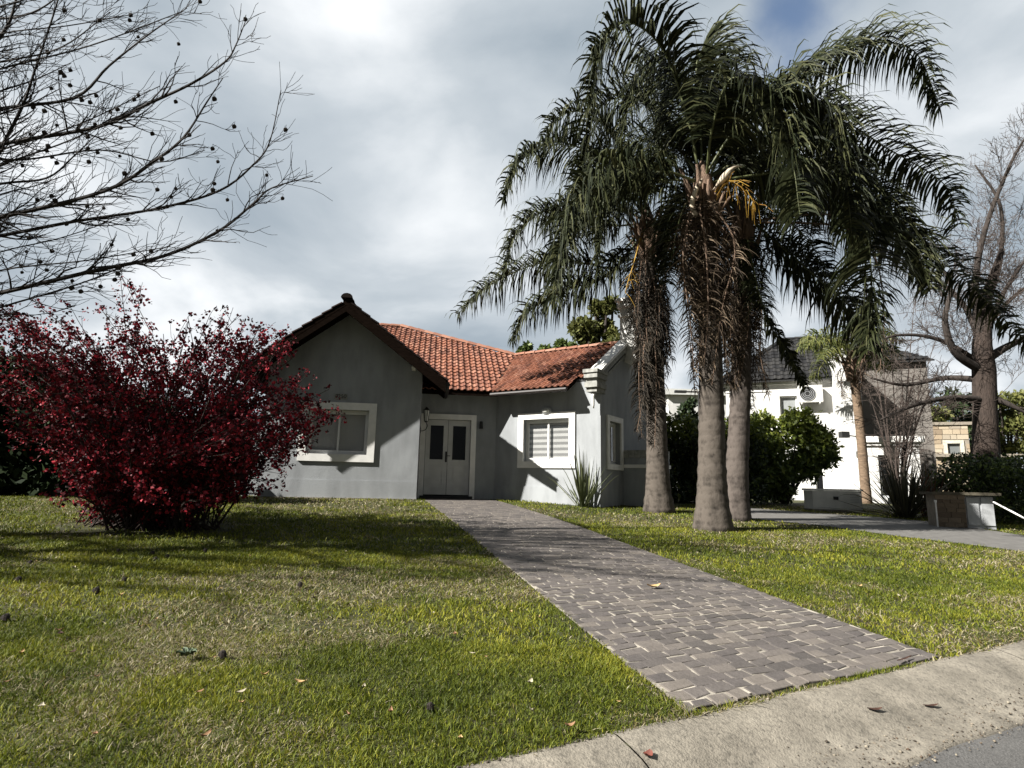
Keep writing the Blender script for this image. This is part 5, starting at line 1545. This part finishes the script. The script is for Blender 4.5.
rg = np.random.default_rng(81)
z = GTOP - .2
while z < zT - .1:
    h = rg.uniform(.25, .42); x = 0.0
    while x < wR - .35:
        l = rg.uniform(.35, .8); a, bq_ = x + .02, min(x + l, wR - .3) - .02; x += l
        z1_ = min(z + h - .03, zT)
        if a < hw[1] + .25 and bq_ > hw[0] - .25 and z1_ > hw[2] - .25 and z < hw[3] + .25: continue
        slab(mb, PSn, a, bq_, z, z1_, -rg.uniform(.03, .07), -.001, v4, 0)
    z += h
mb.build("stone_wall", [m_stonehouse, m_stonemortar], sh)
mb = MB(); slab(mb, PSn, -.1, wR, zT, zT + .22, -.15, 5, v4); slab(mb, PSn, -.05, wR + 3.5, zM - .15, zM + .08, -.3, -.08, v4); mb.build("cornice", m_stonemortar, sh)
mb = MB(); frame_ring(mb, PSn, hw[0] - .24, hw[1] + .24, hw[2] - .24, hw[3] + .24, .238, -.08, -.002, v4); win = mb.build("window", M("pale_stone_surround", (.48, .45, .38), .8), sh)
mb = MB(); slab(mb, PSn, hw[0], hw[1], hw[2], hw[3], .12, .14, v4); mb.build("pane", M_glass("grey_window_glass", (.16, .17, .17), .1), win)
# far pale house between the palm trunks
S1 = at(676, 470, 60); S1[2] = GTOP
fh = thing("far_house", "pale far house glimpsed over the hedge between the palm trunks", "house", S1)
b = MB(); p0 = at(668, 395, 60); p1 = at(703, 395, 60)
b.box((p0[0], 60, GTOP), (p1[0] - p0[0] + 4, 0, 0), (0, 6, 0), (0, 0, p0[2] - GTOP)); b.build("wall", m_whitewall, fh)
b = MB(); z_ = p0[2]; b.prism([(p0[0] - .5, 59.5, z_), (p0[0] - .5, 66.5, z_), (p0[0] - .5, 63, z_ + 1.2)], (p1[0] - p0[0] + 5, 0, 0)); b.build("roof", m_stone_trim, fh)
b = MB(); q = at(694, 420, 60); b.box((q[0] - .6, 59.9, q[2] - 1), (1.2, 0, 0), (0, .08, 0), (0, 0, 1.4)); b.build("window", m_glass_dark, fh)
# street lamp
q0 = at(699, 470, 40); q0[2] = GTOP; q1 = at(699, 392, 40); q2 = at(679, 391.5, 40)
sl_ = thing("street_lamp", "dark street lamp with a long horizontal arm beyond the hedge", "street lamp", q0)
b = MB(); b.tube([q0, q1], [.12, .07], 8); b.build("pole", m_dark, sl_, smooth=True)
b = MB(); b.tube([q1, q1 + np.array([0, 0, .02]) * 0 + (q2 - q1) * .5, q2], [.06, .06, .05], 6); b.build("arm", m_dark, sl_)
b = MB(); b.box(q2 + np.array([-.3, -.14, -.09]), (.8, 0, 0), (0, .28, 0), (0, 0, .16)); b.build("lamp_head", m_dark, sl_)

# ------------------------------------------------------------------ street furniture and small things
# white cabinet on the far verge
cb0 = at(813.5, 511, 18.6); cb0[2] = gz(cb0[0], cb0[1])
cab = thing("utility_cabinet", "low off-white metal cabinet with two doors standing by the lane", "utility cabinet", cb0)
A5 = math.radians(-6); u5, v5 = frame_of(A5)
PCb = lambda w, z: np.array([cb0[0] + u5[0] * w, cb0[1] + u5[1] * w, z])
wC = float((onplane(862, 500, cb0, A5) - cb0) @ u5); zC = float(onplane(838, 489, cb0, A5)[2]); zb0 = cb0[2]
mb = MB(); slab(mb, PCb, 0, wC, zb0 + .06, zC - .06, 0, .7, v5); mb.build("body", m_box, cab)
mb = MB(); slab(mb, PCb, -.04, wC + .04, zC - .058, zC, -.05, .75, v5); mb.build("lid", m_box, cab)
mb = MB(); slab(mb, PCb, -.05, wC + .05, zb0 - .1, zb0 + .058, -.04, .74, v5); mb.build("base", m_conc, cab)
for a, b_ in ((.03, wC * .7), (wC * .72, wC - .03)):
    mb = MB(); slab(mb, PCb, a, b_, zb0 + .10, zC - .09, -.014, -.001, v5)
    d_ = mb.build("door", m_box, cab)
    if a < .1:
        h_ = MB(); slab(h_, PCb, wC * .42, wC * .42 + .14, zb0 + .36, zb0 + .46, -.05, -.016, v5); h_.build("handle", m_dark, d_)
    else:
        for k in range(6):
            pass
        h_ = MB()
        for k in range(6): slab(h_, PCb, a + .06, b_ - .06, zb0 + .28 + k * .05, zb0 + .30 + k * .05, -.022, -.0145, v5)
        h_.build("louvre", m_metalgrey, d_)
# stone pillar with meter doors
mp0 = at(937.5, 526, 14.7); mp0[2] = gz(mp0[0], mp0[1])
pil = thing("stone_pillar", "short stone pillar with a flat slab top beside the lane", "pillar", mp0)
A6 = math.radians(-12); u6, v6 = frame_of(A6)
PP = lambda w, z: np.array([mp0[0] + u6[0] * w, mp0[1] + u6[1] * w, z])
wP = float((onplane(966, 510, mp0, A6) - mp0) @ u6); zP = float(onplane(950, 494, mp0, A6)[2])
mb = MB(); zb = mp0[2]
slab(mb, PP, .02, wP - .02, zb - .1, zP - .02, .02, .5, v6, 1)
rg = np.random.default_rng(83); z = zb
while z < zP - .06:
    h = rg.uniform(.09, .15); x = 0
    while x < wP - .02:
        l = rg.uniform(.16, .34); slab(mb, PP, x + .004, min(x + l, wP) - .004, z + .004, min(z + h, zP - .02) - .004, -rg.uniform(0, .015), .019, v6, 0); x += l
    x = 0
    z += h
mb.build("stone_body", [M_island("brown_stone", [(0.10, 0.075, 0.055), (0.15, 0.115, 0.08), (0.19, 0.15, 0.11)], .9, .2, bump=.5), m_stonemortar], pil)
mb = MB(); slab(mb, PP, -.08, wP + .75, zP - .02, zP + .05, -.09, .6, v6); mb.build("slab_top", M("mossy_slab", (0.08, 0.07, 0.05), .9, .3, 8, .4, 30), pil)
mc0 = PP(wP + .12, zb)
mcab = thing("meter_cabinet", "grey metal meter cabinet with two doors between the stone pillar and hedge", "meter cabinet", mc0)
mb = MB(); slab(mb, PP, wP + .04, wP + .66, zb - .05, zP - .05, .10, .5, v6); mb.build("body", m_metalgrey, mcab)
for a, b_ in ((wP + .06, wP + .32), (wP + .38, wP + .64)):
    mb = MB(); slab(mb, PP, a, b_, zb + .06, zP - .08, .07, .099, v6); mb.build("door", m_metalgrey, mcab)
# white rail from pillar across the hedge
ra0, ra1 = at(984, 497, 14.6), at(1060, 537, 13.6)
rl = thing("hand_rail", "slanting white pole leaning in front of the right hedge", "rail", ra1)
mb = MB(); mb.tube([ra0, ra1], .022, 8); mb.build("pole", m_white, rl, smooth=True)
mb = MB(); e_ = ra1.copy(); e_[2] = gz(e_[0], e_[1]) - .1; mb.tube([e_, ra1 + np.array([0, 0, .03])], .02, 6)
e2 = ra0 * .97 + ra1 * .03; e3 = e2.copy(); e3[2] = gz(e3[0], e3[1]) - .1; mb.tube([e3, e2], .02, 6); mb.build("post", m_dark, rl)
# short white stake
q = at(936.5, 512, 14.5); q[2] = gz(q[0], q[1])
mb = MB(); mb.tube([q - np.array([0, 0, .1]), q + np.array([0, 0, .62])], .018, 6); mb.tube([q + np.array([0, 0, .6]), q + np.array([0, 0, .66])], .03, 6)
tag(mb.build("marker_stake", m_white, None, org=q), "thin white stake standing in front of the stone pillar", "stake")

# fallen leaves, seed balls on the grass
def leaf_mesh(l, w, curl, seed):
    r = random.Random(seed); m_ = MB(); V = []
    for i in range(7):
        f = i / 6; ww = w * math.sin(math.pi * min(.97, f * .9 + .06)) * (1 + r.uniform(-.2, .2))
        z = curl * (f - .5) ** 2 * 4
        V += [(l * (f - .5), -ww, z + curl * .6), (l * (f - .5), 0, z), (l * (f - .5), ww, z + curl * .6)]
    m_.add(V, [(i * 3 + c, i * 3 + c + 1, i * 3 + c + 4, i * 3 + c + 3) for i in range(6) for c in range(2)])
    return m_
def place_leaf(x, y, l, w, curl, col, label, seed, rot, z=0.012, group=None, zabs=None):
    p = ground(x, y)
    if zabs is not None:                      # lies on the kerb's sloping profile
        d = ray(x, y); zz = 0.05
        for _ in range(30):
            p = EYE + d * ((zz - CAMH) / d[2]); s_ = ND @ p[:2]
            zz = .5 * zz + .5 * float(np.interp(S_EDGE - s_, [-.02, .03, .12, .20, .27, .33, .40, .48, .56, .8], [.107, .110, .094, .074, .046, .018, -.002, -.012, -.02, -.03]))
        p[2] = zz
    o = leaf_mesh(l, w, curl, seed).build("fallen_leaf", col, None, smooth=True)
    o.location = (p[0], p[1], p[2] + z); o.rotation_euler = (0, 0, rot)
    return tag(o, label, "leaf", group)
m_l1 = M("brown_leaf", (0.050, 0.024, 0.016), .7, .4, 30); m_l2 = M("tan_leaf", (0.42, 0.28, 0.13), .7, .3, 20); m_l3 = M("red_leaf", (0.13, 0.04, 0.028), .7, .3, 20)
place_leaf(875, 711, .085, .016, .008, m_l1, "reddish brown curled leaf in the gutter, nearer the path", 1, .1, .006, zabs=0.03)
place_leaf(931, 707, .10, .012, .006, m_l1, "long dark narrow leaf in the gutter, farther right", 2, .2, .006, zabs=0.0)
place_leaf(654, 590, .15, .04, .02, m_l2, "yellow tan leaf lying on the grey path", 3, .3, .03)
place_leaf(648, 757, .05, .025, .012, m_l3, "small red leaf by the kerb joint", 4, .8, .005, zabs=0.09)
place_leaf(722, 661, .30, .008, .004, m_l1, "thin dark twig-like leaf at the path end", 5, .5, .03) if False else None
place_leaf(905, 664, .22, .010, .006, m_l1, "long dark strip leaf lying at the path's street edge", 6, .62, .03)
m_lst = [m_deadleaf, m_l1, m_l2, M("pale_dry_leaf", (0.34, 0.30, 0.22), .8, .2, 20)]
rg = np.random.default_rng(91)
spots = [(73, 572, 3), (60, 640, 1), (40, 715, 3), (205, 745, 0), (250, 560, 2), (330, 600, 3), (120, 600, 2), (420, 590, 3), (455, 640, 0), (530, 690, 3), (390, 720, 0), (300, 690, 2), (570, 735, 0), (20, 660, 2), (240, 700, 3), (345, 555, 3), (805, 572, 3), (760, 560, 3), (690, 545, 3), (860, 590, 2), (900, 600, 3), (735, 575, 2)]
for i, (x, y, k) in enumerate(spots):
    place_leaf(x, y, rg.uniform(.035, .065), rg.uniform(.008, .016), rg.uniform(.006, .015), m_lst[k], "dry curled leaf lying loose on the mown lawn", 20 + i, rg.uniform(0, 6.28), .035, "dry leaves scattered on the lawn")
for i in range(46):
    x, y = rg.uniform(0, 640), rg.uniform(540, 755)
    p = ground(x, y)
    if inpoly(np.array([p[0]]), np.array([p[1]]), PATH_POLY)[0] or ND @ p[:2] < S_EDGE + .1: continue
    place_leaf(x, y, rg.uniform(.02, .045), rg.uniform(.005, .012), rg.uniform(.004, .012), m_lst[int(rg.integers(4))], "dry curled leaf lying loose on the mown lawn", 60 + i, rg.uniform(0, 6.28), .03, "dry leaves scattered on the lawn")
sb0 = None
for i, (x, y) in enumerate([(18, 583), (30, 565), (96, 594), (118, 553), (152, 556), (167, 559), (124, 583), (300, 588), (222, 660), (5, 622), (205, 553), (430, 713), (155, 562)]):
    p = ground(x, y)
    if sb0 is None:
        m_ = MB(); m_.ball((0, 0, 0), .022, 8, 6, jit=.18); sb0 = o = m_.build("seed_ball", m_seed, None)
    else:
        o = sb0.copy(); C.objects.link(o)
    s = rg.uniform(.8, 1.2); o.scale = (s, s, s)
    o.location = (p[0], p[1], p[2] + .028); tag(o, "dark round seed ball fallen on the left lawn", "seed ball", "seed balls fallen on the grass")

# grit and crumbled asphalt along the gutter
def grit():
    r = np.random.default_rng(95); V = []; Q = []; n = 5200
    t = r.uniform(-2, 12, n); k = r.uniform(size=n)
    s_ = np.where(k < .45, S_ROAD + r.normal(0, .045, n), np.where(k < .8, S_EDGE - .42 + r.normal(0, .035, n), S_EDGE - r.uniform(0, .03, n)))
    z = np.interp(S_EDGE - s_, [0, .03, .12, .27, .33, .40, .48, .56, .8], [.107, .110, .094, .046, .018, -.002, -.012, -.02, -.03])
    rad = np.abs(r.normal(.0016, .0026, n)) + .0014
    o8 = np.array([[1, 0, 0], [0, 1, 0], [-1, 0, 0], [0, -1, 0], [0, 0, 1.0], [0, 0, -1.0]]); fc = [(0, 1, 4), (1, 2, 4), (2, 3, 4), (3, 0, 4), (1, 0, 5), (2, 1, 5), (3, 2, 5), (0, 3, 5)]
    for i in range(n):
        p = np.array([*(TD * t[i] + ND * s_[i]), z[i] + rad[i] * .4])
        q = o8 * rad[i] * r.uniform(.6, 1.4, (6, 3)); a = r.uniform(0, 6.28); c, sn = math.cos(a), math.sin(a)
        q = q @ np.array([[c, sn, 0], [-sn, c, 0], [0, 0, .8]])
        V.append(p + q); Q += [tuple(x + 6 * i for x in f) for f in fc]
    o = np_mesh("gravel", np.concatenate(V), np.array(Q), M_island("grit", [(0.03, 0.025, 0.02), (0.08, 0.065, 0.05), (0.26, 0.23, 0.18), (0.06, 0.035, 0.022)], .9, .2))
    structure(o, 'stuff')
grit()

# ------------------------------------------------------------------ trees outside the frame on the left: they shade gable and lawn
rg = np.random.default_rng(103)
def off_bare(base, h, label, seed):
    r_ = np.random.default_rng(seed); base = np.array([base[0], base[1], gz(*base)])
    o = thing("bare_tree", label, "tree", base)
    b = MB(); b.tube([base, base + np.array([.1, 0, h * .4]), base + np.array([0, .1, h])], [.2, .13, .04], 8)
    for k in range(40):
        a = r_.uniform(0, 6.28); z = r_.uniform(h * .2, h * .95); l = r_.uniform(2.0, 4.2)
        p = base + np.array([0, 0, z]); d = np.array([math.cos(a), math.sin(a), .4])
        twig_tree(b, [p, p + d * l * .4, p + d * l * .75, p + d * l + np.array([0, 0, .5])], [.055, .045, .03, .015], r_, 2, 3.0, 1.3, .5, np.array([0, 0, .1]), nseg=3, rmin=.011)
    b.build("branches", m_twig, o)
off_bare((-13.5, 2.4), 13.0, "leafless tree standing by the road left of the lawn", 104)

# ------------------------------------------------------------------ grass
def grass():
    r = np.random.default_rng(5)
    Vs, Qs, Cs = [], [], []
    off = 0
    bands = [(1.2, 4.0, 300000, 0.028, 0.0040), (4.0, 7.5, 190000, 0.034, 0.0070), (7.5, 12.5, 115000, 0.042, 0.0115), (12.5, 20.5, 75000, 0.048, 0.018)]
    house_fp = [(PG(GL - 2.6, 0) + v1 * 1.15)[:2], (PG(GL, 0) + v1 * 1.15)[:2], (PG(GL, 0) - v1 * .06)[:2], (PG(0, 0) - v1 * .06)[:2], (PG(0, 0) + v1 * 3.4)[:2], PD(-.1, 0)[:2], RL[:2], (R0 - v2 * .05)[:2], (R0 + u2 * .05)[:2], (LW - v2 * .03)[:2], PLW(LW_end_w, 0)[:2], (PLW(LW_end_w, 0) + v2 * 8)[:2], (PG(0, 0) + v1 * 15)[:2], (PG(GL - 2.6, 0) + v1 * 15)[:2]]
    for (y0, y1, n, h0, w0) in bands:
        m = int(n * 1.5)
        Y = np.sqrt(r.uniform(y0 ** 2, y1 ** 2, m)); X = r.uniform(-1, 1, m) * (0.98 * Y + 1.6)
        s = ND[0] * X + ND[1] * Y
        edge = 0.05 * (fbm(X * 3, Y * 3, 4) - 0.5)
        ok = (s > S_EDGE - 0.02 + edge * 0.8) & ~inpoly(X + edge, Y + edge, PATH_POLY) & ~inpoly(X, Y, DRIVE_POLY) & ~inpoly(X, Y, house_fp)
        # bare earth under the shrub and the hedges
        ok &= ~((((X - bs[0]) / 1.2) ** 2 + ((Y - bs[1]) / .9) ** 2 < 1) & (r.uniform(size=m) < .8))
        bald = fbm(X * .9, Y * .9, 31)
        ok &= r.uniform(size=m) < np.clip(1.45 - bald * 0.9, .45, 1)
        X, Y = X[ok][:n], Y[ok][:n]; k = len(X)
        dry = fbm(X * .55, Y * .75, 12, 5); dry2 = fbm(X * 2.6, Y * 2.6, 17, 3)
        pd = np.clip((dry - .44) * 3.2 + (dry2 - .5) * 1.5 + .06, 0.03, .7)
        isdry = r.uniform(size=k) < pd
        tuft = fbm(X * 9, Y * 9, 41, 2); h = h0 * r.uniform(.35, 1.4, k) * (0.45 + 1.1 * tuft)
        lie = isdry & (r.uniform(size=k) < .35); h[lie] *= 1.9
        a = r.uniform(0, 2 * np.pi, k); lean = np.abs(r.normal(0.45, .35, k)); lean[isdry] += .35; lean[lie] = r.uniform(1.05, 1.45, lie.sum())
        d = np.stack([np.cos(a) * np.sin(lean), np.sin(a) * np.sin(lean), np.cos(lean)], 1)
        b_ = r.uniform(0, 2 * np.pi, k); sd = np.stack([np.cos(b_), np.sin(b_), np.zeros(k)], 1)
        w = (w0 * r.uniform(.7, 1.3, k))[:, None]
        p0 = np.stack([X, Y, gz(X, Y)], 1) - np.array([0, 0, .003])
        p1 = p0 + d * h[:, None] * .55; d2 = unit(d + np.stack([np.cos(a), np.sin(a), -.3 * np.ones(k)], 1) * .5); p2 = p1 + d2 * h[:, None] * .5
        V = np.stack([p0 - sd * w * .5, p0 + sd * w * .5, p1 - sd * w * .45, p1 + sd * w * .45, p2 - sd * w * .08, p2 + sd * w * .08], 1).reshape(-1, 3)
        i0 = np.arange(k)[:, None] * 6 + off
        Q = np.concatenate([i0 + np.array([0, 1, 3, 2]), i0 + np.array([2, 3, 5, 4])])
        off += k * 6
        g1, g2, g3 = np.array([.040, .058, .006]), np.array([.128, .152, .012]), np.array([.27, .255, .026])
        t = np.clip(r.normal(.42, .26, k) + (fbm(X * 1.3, Y * 1.3, 23) - .5) * 1.1, 0, 1)[:, None]
        col = np.where(t < .5, g1 + (g2 - g1) * t * 2, g2 + (g3 - g2) * (t * 2 - 1))
        st = np.array([.20, .165, .085]) + r.uniform(-.10, .20, (k, 1)) * np.array([1, .95, .8])
        col = np.where(isdry[:, None], st, col)
        col = np.concatenate([col, np.ones((k, 1))], 1)
        Vs.append(V); Qs.append(Q); Cs.append(np.repeat(col, 6, 0))
    o = np_mesh("grass", np.concatenate(Vs), np.concatenate(Qs), m_grass, col=np.concatenate(Cs))
    return structure(o, 'stuff')
grass()
